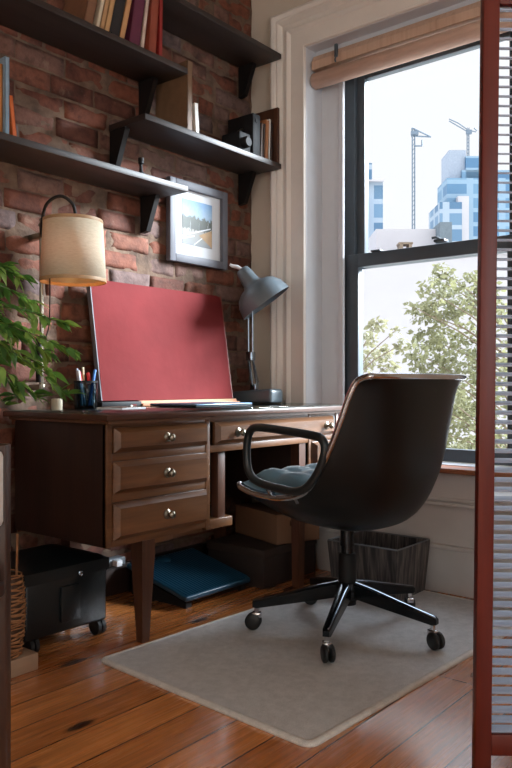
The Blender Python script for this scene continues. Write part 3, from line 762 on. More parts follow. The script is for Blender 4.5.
# ------------------------------------------------------------------ rug
def rrect(x0, x1, y0, y1, r, n=8):
    pts = []
    for cx_, cy_, a0 in ((x1-r,y1-r,0),(x0+r,y1-r,90),(x0+r,y0+r,180),(x1-r,y0+r,270)):
        for k in range(n+1):
            a = R(a0+90*k/n); pts.append((cx_+r*math.cos(a), cy_+r*math.sin(a)))
    return pts
RGX0, RGX1, RGY0, RGY1, RZ = -1.456, -.096, -1.388, -.556, .011
RGM = Matrix.Translation((RGX0, RGY0, 0)) @ Matrix.Rotation(R(-3), 4, 'Z') @ Matrix.Translation((-RGX0, -RGY0, 0))
rug = thing('rug', 'grey beige flat rug with a bound edge under the office chair', 'rug', (-.74, -.99, 0))
b = MB(); pl_ = rrect(RGX0+.018, RGX1-.018, RGY0+.018, RGY1-.018, .014); b.prism([(x,y,.0005) for x, y in pl_], (0,0,RZ-.0015)); b.xf(RGM); b.build('pile', M['rug'], rug)
b = MB(); pl_ = rrect(RGX0+.010, RGX1-.010, RGY0+.010, RGY1-.010, .022)
ring = [(x, y, .0065) for x, y in pl_]
vsn = []
for k, (x, y, z) in enumerate(ring):
    a = Vector(ring[k-1]); c = Vector(ring[(k+1) % len(ring)]); tg = (c-a).normalized(); nn = Vector((tg.y, -tg.x, 0))
    p = Vector((x,y,0))
    vsn.append([p+nn*o+UP*h for o, h in ((.010,.0005),(.011,.004),(.008,.0085),(.0,.0118),(-.008,.011),(-.010,.008),(-.010,.0005))])
vsn.append(vsn[0]); b.grid(vsn); b.xf(RGM); b.build('binding', M['rugedge'], rug, 60)

# ------------------------------------------------------------------ office chair
CC = Vector((-.698, -1.009, 0)); CR = R(-6)
ch = thing('office_chair', 'black shell office chair with chrome rim on a five-star castor base', 'chair', (CC.x, CC.y, RZ))
CM = Matrix.Translation(CC) @ Matrix.Rotation(CR, 4, 'Z')
rimp = smoothpath([(.298,.505,0),(.255,.497,0),(.17,.485,0),(.05,.486,0),(-.064,.522,0),(-.146,.635,0),(-.196,.74,0),(-.230,.822,0),(-.254,.862,0),(-.295,.876,0)], 5)
cenp = smoothpath([(.312,.47,0),(.26,.435,0),(.15,.39,0),(.03,.372,0),(-.11,.374,0),(-.21,.415,0),(-.275,.52,0),(-.305,.66,0),(-.325,.79,0),(-.335,.876,0)], 5)
wdp = [w_ for w_ in (.225,.258,.270,.278,.282,.284,.282,.278,.272,.262)]
def wd(i):
    f = i/(len(rimp)-1)*9; k = min(8, int(f)); return wdp[k]*(1-(f-k))+wdp[k+1]*(f-k)
NT = 28
def shellpt(i, th, ins=0):
    c, r_ = cenp[i], rimp[i]; s_ = math.sin(th); k = 1-abs(math.cos(th))**1.0
    kk = abs(s_)**2.6
    y = c.x + (r_.x-c.x)*kk; z = c.y + (r_.y-c.y)*kk
    x = wd(i)*(abs(s_)**.92)*(1 if s_ >= 0 else -1)
    return Vector((x, y, z))
b = MB()
P = [[CM @ shellpt(i, -PI/2+PI*j/NT) for j in range(NT+1)] for i in range(len(rimp))]
b.grid(P); sh = b.build('seat_shell', M['shell'], ch, 180, solid=.008)
# padded lining follows the shell inside
b = MB(); Pi = []
for i in range(len(rimp)):
    a = cenp[max(0,i-1)]; c = cenp[min(len(cenp)-1,i+1)]; tg = Vector((c.x-a.x, c.y-a.y)); tg.normalize(); nrm = Vector((-tg.y, tg.x))
    if nrm.dot(Vector((rimp[i].x-cenp[i].x+.0001, rimp[i].y-cenp[i].y+.05))) < 0: nrm = -nrm
    row = []
    for j in range(NT+1):
        th = -PI/2+PI*j/NT; p = shellpt(i, th); e = min(1, (1-abs(math.sin(th)))*6)
        tuft = .006*abs(math.sin(i*.55))*(.6+.4*abs(math.cos(th*5)))
        off = (.012 + .034*e + tuft*e)
        edge = min(1, min(i, len(rimp)-1-i)/3)
        off *= .25+.75*edge
        p = Vector((p.x*.968, p.y+nrm.x*off, p.z+nrm.y*off)); row.append(CM @ p)
    Pi.append(row)
b.grid(Pi); b.build('lining', M['leather_teal'], ch, 180, solid=.004)
# loose-looking tufted seat cushion
b = MB(); P = []
def cush(u, v):
    x = -.235+.47*u; y = -.10+.35*v
    e = min(u,1-u,v,1-v); puff = min(1, e/.12)**.5
    z = .505 + .044*puff - .010*(abs(math.cos(u*PI*4))**6)*puff - .008*(abs(math.cos(v*PI*3))**6)*puff + .015*(v)
    return Vector((x*(1-.03*(1-puff)), y, z))
top = [[CM @ cush(i/28, j/22) for i in range(29)] for j in range(23)]
bot = [[CM @ Vector((-.225+.45*i/28, -.095+.34*j/22, .455+.012*j/22)) for i in range(29)] for j in range(23)]
A = b.grid(top); B = b.grid(bot)
for S, T in ((A[0],B[0]),(A[-1],B[-1]),([r[0] for r in A],[r[0] for r in B]),([r[-1] for r in A],[r[-1] for r in B])):
    for k in range(len(S)-1): b.bm.faces.new((S[k],S[k+1],T[k+1],T[k]))
b.build('seat_cushion', M['leather_teal'], ch, 70)
# chrome rim
pr = [shellpt(i, -PI/2) for i in range(len(rimp))]
topr = [shellpt(len(rimp)-1, -PI/2+PI*j/NT) for j in range(1, NT)]
prr = [shellpt(i, PI/2) for i in range(len(rimp)-1, -1, -1)]
fr = [shellpt(0, PI/2-PI*j/NT) for j in range(1, NT)]
path = [CM @ p for p in pr+topr+prr+fr]
b = MB(); b.tube(path, .0102, 10, closed=True); b.build('chrome_rim', M['chrome'], ch, 180)
for sx in (-1, 1):
    ap = [(y_*1.06-.024, z_-.012) for y_, z_ in [(.208,.665),(.195,.706),(.160,.722),(.04,.716),(-.072,.706),(-.103,.694),(-.111,.66),(-.088,.60),(-.046,.548),(-.0,.528),(.07,.530),(.15,.540),(.19,.560),(.208,.60)]]
    pth = smoothpath([CM @ Vector((sx*.288, y, z)) for y, z in ap], 5, closed=True)
    b = MB(); b.tube(pth, .0135, 12, closed=True); arm = b.build('armrest', M['arm'], ch, 180)
    for y, z in ((.10,.515),(-.01,.51)):
        b = MB(); b.tube([CM @ Vector((sx*.285, y, z)), CM @ Vector((sx*.262, y, z-.03))], .011, 8); b.build('arm_mount', M['steel'], arm, 60)
# column and base
def cl(x, y, z): return CM @ Vector((x, y, z))
b = MB(); b.lathe([(.0,.30),(.024,.30),(.024,.362),(.05,.372),(.06,.385),(.0,.39)], Matrix.Translation(CC), 24); b.lathe([(.021,.25),(.021,.31)], Matrix.Translation(CC), 24); b.build('column', M['legblack'], ch, 50)
b = MB(); b.lathe([(.0,.10),(.030,.10),(.030,.27),(.026,.275),(.0,.275)], Matrix.Translation(CC), 24); b.build('column_sleeve', M['black'], ch, 50)
b = MB(); b.lathe([(.0,.115),(.040,.118),(.044,.135),(.044,.165),(.036,.178),(.0,.18)], Matrix.Translation(CC), 24); b.build('hub', M['legblack'], ch, 50)
for k in range(5):
    a = R(200.9+72*k); dv = Vector((math.cos(a), math.sin(a), 0)); sv = Vector((-dv.y, dv.x, 0))
    b = MB(); P = []
    for rr, zt, hh, w_ in ((.030,.176,.048,.020),(.10,.163,.046,.018),(.22,.134,.034,.015),(.312,.113,.026,.013),(.326,.108,.018,.010)):
        c = CC + dv*rr
        P.append([c+sv*w_+UP*(zt-hh), c+sv*w_+UP*(zt-.004), c+sv*(w_-.004)+UP*zt, c-sv*(w_-.004)+UP*zt, c-sv*w_+UP*(zt-.004), c-sv*w_+UP*(zt-hh)])
    b.grid(P, True); b.bm.verts.ensure_lookup_table(); b.bm.faces.new([b.bm.verts[i] for i in range(6)]); b.bm.faces.new([b.bm.verts[-i-1] for i in range(6)])
    lg = b.build('base_leg', M['legblack'], ch, 35)
    b = MB(); P = []
    for rr, zt, w_ in ((.034,.176,.0145),(.10,.163,.0125),(.22,.134,.0105),(.312,.113,.009),(.322,.110,.007)):
        c = CC + dv*rr
        P.append([c+sv*w_+UP*(zt+.0004), c+sv*w_*.6+UP*(zt+.0035), c-sv*w_*.6+UP*(zt+.0035), c-sv*w_+UP*(zt+.0004)])
    b.grid(P, True); b.build('chrome_strip', M['steel'], lg, 40)
    c = CC + dv*.311; ra = a + (.5, -.4, .9, 1.3, -.2)[k]; hv = Vector((math.cos(ra), math.sin(ra), 0)); sw = Vector((-hv.y, hv.x, 0))
    b = MB(); b.tube([c+UP*.09, c+UP*.066], .008, 10)
    b.box(c.x-.016, c.x+.016, c.y-.012, c.y+.012, .052, .072, .004, rz=ra); b.tube([c+UP*.06+hv*.004, c+hv*.014+UP*.045], .007, 8); b.build('caster_fork', M['chrome'], lg, 45)
    b = MB(); wc = c + hv*.012 + UP*(RZ+.0285)
    for s_ in (-1, 1):
        q = Matrix.Translation(wc+sw*(.004*s_)) @ (sw*s_).to_track_quat('Z','Y').to_matrix().to_4x4()
        b.lathe([(.0,.0),(.024,.0),(.0275,.003),(.0275,.010),(.023,.014),(.010,.015),(.0,.015)], q, 22)
    b.build('caster_wheel', M['rubber'], lg, 45)

# ------------------------------------------------------------------ under the desk
# black trunk on casters
tx0, tx1, ty0, ty1 = -1.555, -1.222, -.385, -.085
tr = thing('storage_ottoman', 'black leather storage trunk on castors under the left end of the desk', 'trunk', ((tx0+tx1)/2, (ty0+ty1)/2, 0))
b = MB(); b.box(tx0+.006, tx1-.006, ty0+.006, ty1-.006, .050, .235, .010); b.jitter(.002, 8); b.build('trunk_body', M['blackleather'], tr, 50)
b = MB(); G = []
for j in range(13):
    row = []
    for i in range(15):
        u, v = i/14, j/12; e = min(u,1-u,v,1-v); row.append(Vector((tx0+(tx1-tx0)*u, ty0+(ty1-ty0)*v, .262+.034*min(1,e/.35)**.6)))
    G.append(row)
A = b.grid(G); B = b.grid([[Vector((p.x, p.y, .225)) for p in r] for r in G])
for S, T in ((A[0],B[0]),(A[-1],B[-1]),([r[0] for r in A],[r[0] for r in B]),([r[-1] for r in A],[r[-1] for r in B])):
    for k in range(len(S)-1): b.bm.faces.new((S[k],S[k+1],T[k+1],T[k]))
b.build('trunk_lid', M['blackleather'], tr, 40)
b = MB(); b.box(-1.42, -1.345, ty0-.004, ty0+.008, .085, .20, .003); b.build('front_pocket', M['blackleather'], tr, 40)
b = MB(); b.lathe([(.009,0),(.009,.006),(.004,.009),(.0,.009)], Matrix.Translation((-1.345,ty0+.0,.232)) @ Matrix.Rotation(R(90),4,'X'), 12, True); b.build('snap', M['steel'], tr, 50)
for x, y in ((tx0+.05,ty0+.04),(tx1-.026,ty0+.03),(tx0+.05,ty1-.04),(tx1-.045,ty1-.04)):
    b = MB(); b.cyl((x,y,.055),(x,y,.065),.014,12)
    b.cyl((x-.016,y,.0275),(x-.003,y,.0275),.0275,20); b.cyl((x+.003,y,.0275),(x+.016,y,.0275),.0275,20); b.box(x-.017,x+.017,y-.012,y+.012,.04,.06,.003)
    b.build('caster', M['rubber'], tr, 45)
# wooden block and reed basket
bl = MB(); bl.box(-1.75, -1.565, -.475, -.395, 0, .052, .004); tag(bl.build('wood_block', M['blockwood'], None, 40), 'pale wooden block on the floor beneath the reed basket', 'block')
bk = thing('wicker_basket', 'narrow reed wicker basket with loose stalks at the left edge by the trunk', 'basket', (-1.645, -.435, .0525))
b = MB(); c0 = Vector((-1.645, -.435, .0525)); rg = random.Random(5)
def brad(z): return .030 + .020*math.sin(PI*min(1, z/.26)*.75+.35)
b.lathe([(.0,.0),(brad(0)-.004,.0),(brad(0),.004)] + [(brad(z)-.004, z) for z in (.05,.1,.15,.2,.24)], Matrix.Translation(c0), 18); b.build('basket_liner', bmat((70,46,30)), bk, 60)
b = MB()
for k in range(30):
    z = .004+.0082*k; ph = rg.uniform(0,6)
    pts = [c0+Vector(((brad(z)+.003*math.sin(8*a+k*PI))*math.cos(a), (brad(z)+.003*math.sin(8*a+k*PI))*math.sin(a), z+.004*math.sin(a*2+ph))) for a in [2*PI*i/24 for i in range(24)]]
    b.tube(pts, rg.uniform(.0022,.0034), 5, closed=True)
b.build('weave', M['reed'], bk, 60)
b = MB()
for x, y, h in ((.018,-.02,.36),(.028,.0,.355),(.0,.01,.33)): b.tube([c0+Vector((x*.8,y,.02)), c0+Vector((x,y,.2)), c0+Vector((x*1.15,y*1.2,h))], .002, 5)
b.build('stalks', M['reed'], bk, 60)

# footrest
fr_ = thing('footrest', 'blue black ribbed plastic footrest tilted on the floor under the desk', 'footrest', (-.68, -.24, 0))
mt = Matrix.Translation((-.675, -.40, .026)) @ Matrix.Rotation(R(13), 4, 'X')
b = MB(); P = []
NXR = 150; 
prof = [Vector((-.19+.38*i/NXR, 0, .0038*(1 if (i//3) % 2 else 0))) for i in range(NXR+1)]
rows = []
for y in (.012, .34): rows.append([Vector((p.x*.97, y, .022+p.z)) for p in prof])
b.grid(rows)
b.box(-.19, .19, 0, .352, 0, .022, .007, seg=3); b.xf(mt); b.build('ribbed_plate', M['ribbed'], fr_, 40)
b = MB(); b.prism([(-.85,-.385,.0),(-.85,-.075,.0),(-.85,-.075,.085),(-.85,-.385,.02)], (.03,0,0)); b.build('support', M['black'], fr_)
b = MB(); b.prism([(-.53,-.385,.0),(-.53,-.075,.0),(-.53,-.075,.085),(-.53,-.385,.02)], (.03,0,0)); b.build('support', M['black'], fr_)
b = MB(); b.lathe([(.0,0),(.028,.0),(.028,.008),(.02,.014),(.0,.015)], mt @ Matrix.Translation((-.03,.30,.024)), 20); b.build('foot_dial', M['ribbed'], fr_, 50)
# power strip and clutter beyond
t = thing('power_strip', 'grey power strip lying on the baseboard ledge behind the front left desk leg', 'power strip', (-1.0, -.03, .1205))
b = MB(); b.box(-1.15, -.86, -.052, -.004, .1205, .152, .006); b.build('housing', mat('grey plastic', (120,126,132), .5), t, 40)
for k in range(4):
    b = MB(); b.box(-1.13+k*.066, -1.10+k*.066, -.082, -.0525, .125, .150, .004); b.build('plug', M['white'] if k % 2 else M['black'], t, 40)
# boxes
t = thing('storage_box', 'dark brown lidded box on the floor below the open cardboard box', 'box', (-.33, -.26, 0))
b = MB(); b.box(-.455, -.075, -.445, -.13, 0, .135, .003); b.build('box_body', M['card_dark'], t, 40)
b = MB(); b.box(-.46, -.07, -.45, -.125, .128, .162, .003); b.build('box_lid', mat('brown box lid', (52,39,33), .7), t, 40)
cb = thing('cardboard_box', 'brown cardboard box with a hand hole stacked on the dark box', 'box', (-.22, -.27, .1625))
ang = math.atan2(-.308, .951)
M_ = Matrix.Translation((-.345, -.43, .163)) @ Matrix.Rotation(ang, 4, 'Z')
b = MB(); W_, D_, H_ = .23, .34, .125
b.box(0, .005, 0, D_, 0, H_); b.box(W_-.005, W_, 0, D_, 0, H_); b.box(.005, W_-.005, D_-.005, D_, 0, H_); b.box(0, W_, 0, D_, 0, .004)
b.box(.005, .07, 0, .005, 0, H_); b.box(.16, W_-.005, 0, .005, 0, H_); b.box(.07, .16, 0, .005, 0, .075); b.box(.07, .16, 0, .005, .10, H_)
b.xf(M_); b.build('box_walls', M['card'], cb)
b = MB(); b.box(-.002, W_*.52, -.002, D_+.002, H_, H_+.004, rot=None); b.xf(M_); b.build('flap', M['card'], cb)
b = MB(); b.box(W_*.54, W_+.001, -.002, D_+.002, H_, H_+.0035); b.xf(M_); b.build('flap', M['card'], cb)

# wastebasket
wb = thing('wastebasket', 'dark striped rectangular wastebasket on the rug below the window', 'bin', (-.19, -.84, RZ))
wx0, wx1, wy0, wy1 = -.338, -.062, -1.005, -.685
b = MB(); ins = .016
def ringz(i_, z): return [Vector((x, y, z)) for x, y in ((wx0+i_,wy0+i_),(wx1-i_,wy0+i_),(wx1-i_,wy1-i_),(wx0+i_,wy1-i_))]
P = [ringz(ins, RZ+.001), ringz(0, RZ+.205), ringz(.006, RZ+.205), ringz(ins+.006, RZ+.008)]
V = b.grid(P, True); b.bm.faces.new(V[0][::-1]); b.bm.faces.new(V[-1]); b.build('bin_body', M['plaid'], wb)
b = MB(); b.tube(ringz(.003, RZ+.207), .0034, 8, closed=True); b.build('bin_rim', mat('grey binding', (104,108,112), .5), wb, 60)

# ------------------------------------------------------------------ right: louvred shutter screen
SD = 1.6
sc_t = thing('louvred_screen', 'red brown louvred wooden screen at the right edge of the view', 'screen', tuple(bearing(530, SD).xy)+(0,))
pb = Vector((bearing(475, SD).x, bearing(475, SD).y, 0))
SM = Matrix.Translation(pb) @ Matrix(((RT.x, FW.x, 0, 0), (RT.y, FW.y, 0, 0), (0,0,1,0), (0,0,0,1))) @ Matrix.Rotation(R(.66), 4, 'Y')
PW, PH, SW = .44, 1.76, .035
def spart(name, boxes, m, bev=.003):
    b = MB()
    for q in boxes: b.box(*q, bev)
    b.xf(SM); return b.build(name, m, sc_t, 40)
spart('stile', [(0, SW, 0, .028, .004, PH)], M['redwood'])
spart('stile', [(PW-SW, PW, 0, .028, .004, PH)], M['redwood'])
spart('bottom_rail', [(SW, PW-SW, .002, .026, .054, .100)], M['redwood'])
spart('top_rail', [(SW, PW-SW, .002, .026, 1.668, 1.74)], M['redwood'])
b = MB(); z = .108
while z < 1.665:
    b.box(SW-.002, PW-SW+.002, .0045, .0245, z-.002, z+.002, .001, rot=Matrix.Rotation(R(17),3,'X')); z += .0207
b.xf(SM); b.build('louvres', M['slat'], sc_t, 30)
b = MB(); b.box(.004, .008, .006, .022, .002, .01); 
b.xf(SM); b.build('hinge_pin', M['brass'], sc_t)

# white round side table glimpsed through the slats
ct = Vector((-.345, -1.585, 0))
t = thing('side_table', 'white round pedestal table seen through the louvres', 'table', tuple(ct))
b = MB(); b.lathe([(.0,.455),(.17,.455),(.20,.465),(.20,.478),(.195,.482),(.0,.482)], Matrix.Translation(ct), 40); b.build('tabletop', M['white'], t, 40)
b = MB(); b.lathe([(.06,.455),(.022,.42),(.018,.12),(.024,.02)], Matrix.Translation(ct), 24); b.build('pedestal', M['white'], t, 60)
b = MB(); b.lathe([(.0,.0),(.105,.0),(.105,.01),(.03,.024),(.0,.026)], Matrix.Translation(ct), 32); b.build('foot', M['white'], t, 50)

# ------------------------------------------------------------------ left: wooden chair cut by the frame
ca = bearing(-1, 1.62)
dc = thing('dining_chair', 'dark wooden chair with cream back pad cut off at the left edge', 'chair', (ca.x, ca.y, 0))
DM = Matrix.Translation((ca.x, ca.y, 0)) @ Matrix(((RT.x, FW.x, 0, 0), (RT.y, FW.y, 0, 0), (0,0,1,0), (0,0,0,1)))
def dpart(name, boxes, m, bev=.004):
    b = MB()
    for q in boxes: b.box(*q, bev)
    b.xf(DM); return b.build(name, m, dc, 45)
hw = .021
dpart('leg', [(-hw, hw, -.018, .018, 0, .722)], M['darkwood']); dpart('leg', [(-.44-hw, -.44+hw, -.018, .018, 0, .722)], M['darkwood'])
dpart('leg', [(-hw, hw, -.44, -.404, 0, .43)], M['darkwood']); dpart('leg', [(-.44-hw, -.44+hw, -.44, -.404, 0, .43)], M['darkwood'])
dpart('back_rail', [(-.419, -.021, -.012, .012, .66, .70), (-.419, -.021, -.012, .012, .50, .53)], M['darkwood'])
dpart('back_pad', [(-.43, .0205, -.052, -.019, .548, .712)], M['cream_fabric'], .014)
dpart('seat_frame', [(-.46, .02, -.44, -.02, .40, .43)], M['darkwood'])
dpart('seat_pad', [(-.455, .015, -.435, -.055, .431, .475)], M['cream_fabric'], .015)

# ------------------------------------------------------------------ outside
GZ = -7.5
b = MB(); b.box(.5, 160, -90, 160, GZ-.3, GZ); b.build('ground', mat('pale street', (190,186,180), .9), kind='structure')
M['tleaf'] = translucent('tree leaf', (114,114,86), (140,138,100), .4, .6, 2)
M['tleaf2'] = translucent('tree leaf pale', (128,126,100), (152,148,114), .4, .6, 2)
M['bark'] = mat('bark', (120,104,88), .9)
def blob(b, c, rx, rz, n, s, rg):
    for _ in range(n):
        while True:
            v = Vector((rg.uniform(-1,1), rg.uniform(-1,1), rg.uniform(-1,1)))
            if v.length <= 1: break
        if v.length > .01: v = v.normalized()*v.length**.6
        p = c + Vector((v.x*rx, v.y*rx, v.z*rz))
        d = Vector((rg.uniform(-1,1), rg.uniform(-1,1), rg.uniform(-1,.3))).normalized(); sd = d.orthogonal().normalized()
        sd = (sd*math.cos(rg.uniform(0,6)) + d.cross(sd)*math.sin(rg.uniform(0,6))).normalized()
        L = s*rg.uniform(.7,1.4); w = L*.3; up = d.cross(sd)*w*.3
        a0, a1, a2, a3 = p, p+d*L*.5+sd*w+up, p+d*L, p+d*L*.5-sd*w+up
        vv = [b.bm.verts.new(q) for q in (a0,a1,a2,a3)]; b.bm.faces.new((vv[0],vv[1],vv[2])); b.bm.faces.new((vv[0],vv[2],vv[3]))
def tree(px, d, blobs, label, seed, lm, s=.10):
    base_ = bearing(px, d); base_.z = GZ; rg = random.Random(seed)
    t = thing('tree', label, 'tree', tuple(base_), 'trees outside the window')
    cr = MB(); tk = MB(); br = MB(); cs = []
    for (bx, by, rx, ry, n) in blobs:
        dd = d + rg.uniform(-.6,.6); c = bearing(bx, dd); c.z = height(by, dd); cs.append(c)
        k = d/747
        blob(cr, c, rx*k, ry*k, n, s, rg)
    topz = max(c.z for c in cs)
    trunk_top = Vector((base_.x, base_.y, topz-.8))
    tk.tube([base_, base_.lerp(trunk_top,.5)+Vector((.05,.04,0)), trunk_top], [.14,.09,.02], 10); tk.build('trunk', M['bark'], t, 60)
    for c in cs:
        z0 = max(GZ+4, min(trunk_top.z-.3, c.z-rg.uniform(.4,1.1))); f = (z0-GZ)/(trunk_top.z-GZ); st_ = base_.lerp(trunk_top, f)
        br.tube([st_, st_.lerp(c,.55)+UP*.08, c], [.016,.010,.005], 5)
    br.build('branches', M['bark'], t, 60); cr.build('crown', lm, t)
tree(520, 10.5, [(432,292,14,18,130),(446,284,14,14,110),(424,312,14,12,120),(440,312,18,14,160),(459,300,14,20,130),(470,320,18,30,240),(478,286,10,12,70),(488,300,14,24,180),(428,338,16,12,130),(446,342,20,16,200),(416,352,12,10,80),(432,366,20,14,190),(462,362,24,16,240),(484,360,20,26,240),(440,392,26,14,250),(470,396,28,18,300),(418,392,14,14,110),(452,420,30,16,300),(482,430,24,24,260),(428,428,20,14,180),(500,350,22,50,380),(510,430,30,50,420),(462,450,34,16,300),(412,306,6,6,26),(441,270,10,8,50),(470,276,8,6,30)],
     'taller pale green tree filling the right part of the lower window', 3, M['tleaf'], .085)
tree(340, 12.5, [(368,338,10,8,60),(378,324,10,5,50),(364,360,14,12,130),(380,352,12,9,80),(389,366,10,8,50),(372,384,18,12,160),(394,388,12,10,70),(364,408,18,14,180),(386,408,22,12,190),(400,420,14,10,90),(376,432,26,14,240),(398,440,18,12,150),(372,458,34,16,320),(350,390,16,40,250),(402,344,6,7,40),(396,330,5,3,12)],
     'shorter green tree behind the chair back at the left of the window', 4, M['tleaf2'], .10)
tree(555, 16, [(396,436,24,12,220),(440,446,34,14,320),(486,446,30,14,280),(415,462,40,12,360),(470,468,40,14,360),(375,446,24,14,200),(398,404,14,10,80),(430,408,20,10,110),(455,404,20,14,150)],
     'pale low tree crown behind the other two outside', 5, M['tleaf2'], .12)
# buildings
def fbox(b, px0, px1, ytop, d, depth, zb=GZ, ybot=None, bev=0):
    """box facing the room across the street, spanning bearings px0..px1 at distance d"""
    x0, x1 = (px0-256)/747*d, (px1-256)/747*d; zt = height(ytop, d); z0 = zb if ybot is None else height(ybot, d)
    vs = b.box(x0, x1, d, d+depth, z0, zt, bev)
    return vs
CAMM = Matrix(((RT.x, FW.x, 0, CAM.x), (RT.y, FW.y, 0, CAM.y), (0,0,1,0), (0,0,0,1)))
M['stucco'] = mat('white stucco', (172,168,170), .9, var=.02, scale=1)
def towermat(name, ca_, cb_, cm, w, h):
    m, nt, bs = newmat(name); v = coords(nt, kind='Object', rot=(R(90), 0, 0)); br = nt.nodes.new('ShaderNodeTexBrick'); nt.links.new(v, br.inputs['Vector'])
    br.inputs['Scale'].default_value = 1; br.inputs['Brick Width'].default_value = w; br.inputs['Row Height'].default_value = h; br.offset = 0
    br.inputs['Mortar Size'].default_value = .28; br.inputs['Color1'].default_value = lin(ca_); br.inputs['Color2'].default_value = lin(cb_); br.inputs['Mortar'].default_value = lin(cm)
    br.inputs['Bias'].default_value = -.1
    nt.links.new(br.outputs['Color'], bs.inputs['Base Color']); bs.inputs['Roughness'].default_value = .5; return m
M['tower'] = towermat('blue glass tower', (66,98,124), (98,126,148), (140,152,164), 1.9, 2.0)  # blues of both tower facades take in the distance haze
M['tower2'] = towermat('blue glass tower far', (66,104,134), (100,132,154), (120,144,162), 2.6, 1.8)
def fbuild(t, name, boxes, m):
    b = MB()
    for q in boxes: fbox(b, *q)
    b.xf(CAMM); return b.build(name, m, t)
def fthing(name, label, cat, px, d):
    p = bearing(px, d); return thing(name, label, cat, (p.x, p.y, GZ))
t = fthing('building', 'low white stucco building behind the trees', 'building', 440, 32)
fbuild(t, 'wall', [(330, 620, 253, 32, 10)], M['stucco']); fbuild(t, 'penthouse', [(376, 452, 229, 34, 7)], M['stucco'])
fbuild(t, 'parapet', [(328, 622, 250, 31.9, .5, GZ, 254)], M['stucco']); fbuild(t, 'roof_shed', [(440, 452, 222, 33.2, 2, GZ, 250)], mat('grey shed', (96,106,112), .8))
fbuild(t, 'roof_vent', [(400, 403, 243, 32.2, .6, GZ, 251), (409, 412, 243, 32.2, .6, GZ, 251), (399, 413, 242, 32.2, .6, GZ, 244)], M['bark'])
t = fthing('tower', 'stepped blue glass tower at the left of the upper window', 'building', 370, 80)
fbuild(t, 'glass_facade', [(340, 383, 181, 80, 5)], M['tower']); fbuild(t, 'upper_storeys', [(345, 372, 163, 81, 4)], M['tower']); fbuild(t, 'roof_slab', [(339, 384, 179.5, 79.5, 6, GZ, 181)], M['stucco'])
fbuild(t, 'side_wing', [(340, 368, 190, 78, 4)], mat('grey blue cladding', (90,108,128), .7))
t = fthing('tower', 'wide blue glass tower beside the screen in the upper window', 'building', 470, 95)
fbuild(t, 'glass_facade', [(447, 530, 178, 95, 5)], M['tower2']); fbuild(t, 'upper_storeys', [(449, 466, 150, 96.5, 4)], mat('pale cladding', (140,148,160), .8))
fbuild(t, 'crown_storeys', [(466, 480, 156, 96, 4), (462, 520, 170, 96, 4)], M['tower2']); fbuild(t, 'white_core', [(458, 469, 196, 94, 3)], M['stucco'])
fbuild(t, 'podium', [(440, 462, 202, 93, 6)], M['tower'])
def crane(label, px, ytop, ybot, d, jib, w=.35):
    t = fthing('tower_crane', label, 'crane', px, d); t['group'] = 'cranes over the towers'
    mm = mat('crane grey', (96,110,124), .6); k = d/747
    x = (px-256)*k; b = MB()
    for sx, sy in ((-1,-1),(1,-1),(1,1),(-1,1)): b.tube([(x+sx*w/2, d+sy*w/2, height(ybot,d)), (x+sx*w/2, d+sy*w/2, height(ytop,d))], w*.22, 4)
    z = height(ybot, d); 
    while z < height(ytop, d)-w*2: b.tube([(x-w/2, d-w/2, z), (x+w/2, d-w/2, z+w*2)], w*.14, 4); z += w*2
    b.xf(CAMM); b.build('mast', mm, t)
    b = MB()
    for (xa, ya), (xb, yb_) in jib: b.tube([((xa-256)*k, d, height(ya,d)), ((xb-256)*k, d, height(yb_,d))], w*.32, 5)
    b.xf(CAMM); b.build('jib', mm, t)
    b = MB(); (xa, ya), _ = jib[-1]; b.box((px-256)*k-w, (px-256)*k+w*2, d-w*.8, d+w*.8, height(ytop+6,d), height(ytop+2,d)); b.xf(CAMM); b.build('cab', mm, t)
crane('slim tower crane with a triangular jib in the middle of the upper window', 413.5, 129, 250, 70, [((412,128),(431,137)),((412,136),(431,137)),((412,128),(412,137)),((414,146),(422,146)),((422,140),(422,146))], .22)
crane('tower crane with a sloping arm above the wide blue tower', 468, 128, 176, 118, [((449,119),(458,123)),((458,123),(468,130)),((468,130),(476,132)),((474,128),(477,131)),((449,121),(468,132))], .28)

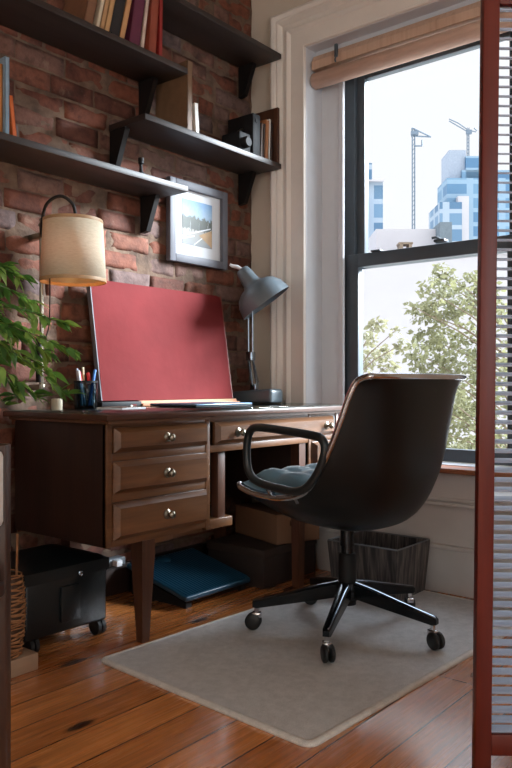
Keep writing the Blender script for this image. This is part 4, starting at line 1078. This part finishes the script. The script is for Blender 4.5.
# ------------------------------------------------------------------ light
w = bpy.data.worlds.new('sky'); sc.world = w; w.use_nodes = True; nt = w.node_tree
bg = nt.nodes['Background']
tc = nt.nodes.new('ShaderNodeTexCoord'); sx = nt.nodes.new('ShaderNodeSeparateXYZ'); nt.links.new(tc.outputs['Generated'], sx.inputs[0])
rp = nt.nodes.new('ShaderNodeValToRGB'); e = rp.color_ramp.elements
e[0].position = 0; e[0].color = (.96,.95,.95,1); e[1].position = 1; e[1].color = (5.2,5.8,6.6,1)
q = e.new(.44); q.color = (.98,.98,.99,1); q = e.new(.62); q.color = (3.6,4.0,4.5,1)
nt.links.new(sx.outputs['Z'], rp.inputs['Fac']); mr = nt.nodes.new('ShaderNodeMapRange'); mr.inputs[1].default_value = .1; mr.inputs[2].default_value = -.6; nt.links.new(sx.outputs['Y'], mr.inputs[0])
nt.links.new(mixc(nt, mr.outputs[0], rp.outputs['Color'], (2.25,2.3,2.32,1)), bg.inputs['Color']); bg.inputs['Strength'].default_value = 1.0  # unseen high sky and -y side raised to add light indoors
sun = bpy.data.lights.new('hazy_sun', 'SUN'); sun.energy = 20; sun.angle = R(24); sun.color = (.86,.94,1)
so = bpy.data.objects.new('hazy_sun', sun); col.objects.link(so)
el_, az = R(23), R(37)       # travels towards -x, +y and down
dv = Vector((-math.cos(az)*math.cos(el_), math.sin(az)*math.cos(el_), -math.sin(el_)))
so.rotation_euler = dv.to_track_quat('-Z','Y').to_euler(); so.location = (4, -3, 4)
def portal(name, loc, sx_, sy_, d):
    l = bpy.data.lights.new(name, 'AREA'); l.shape = 'RECTANGLE'; l.size = sx_; l.size_y = sy_; l.cycles.is_portal = True
    o = bpy.data.objects.new(name, l); col.objects.link(o); o.location = loc; o.rotation_euler = Vector(d).to_track_quat('-Z','Z').to_euler()
portal('window_daylight', (.28, -.89, 1.46), 1.0, 2.0, (-1,0,0))
portal('back_fill_portal', (WX0-.12, -2.2, 1.65), 1.4, 1.5, (1,0,0))
portal('front_fill_portal', (-2.9, WY0-.12, 1.575), 2.8, 1.95, (0,1,0))  # back and front portals guide fill through the openings added behind the camera

# ------------------------------------------------------------------ camera
cd = bpy.data.cameras.new('camera'); co = bpy.data.objects.new('camera', cd); col.objects.link(co)
co.location = CAM; co.rotation_euler = (R(90), 0, -math.atan2(FW.x, FW.y))
cd.sensor_fit = 'VERTICAL'; cd.sensor_height = 36; cd.lens = 36*747/768; cd.shift_y = 1/768; cd.clip_end = 500
sc.camera = co
sc.view_settings.view_transform = 'Standard'; sc.view_settings.look = 'None'
sc.view_settings.exposure = .12; sc.view_settings.gamma = 1; sc.view_settings.use_curve_mapping = False
sc.cycles.use_denoising = True; sc.cycles.max_bounces = 10; sc.cycles.transparent_max_bounces = 16; sc.cycles.caustics_reflective = False
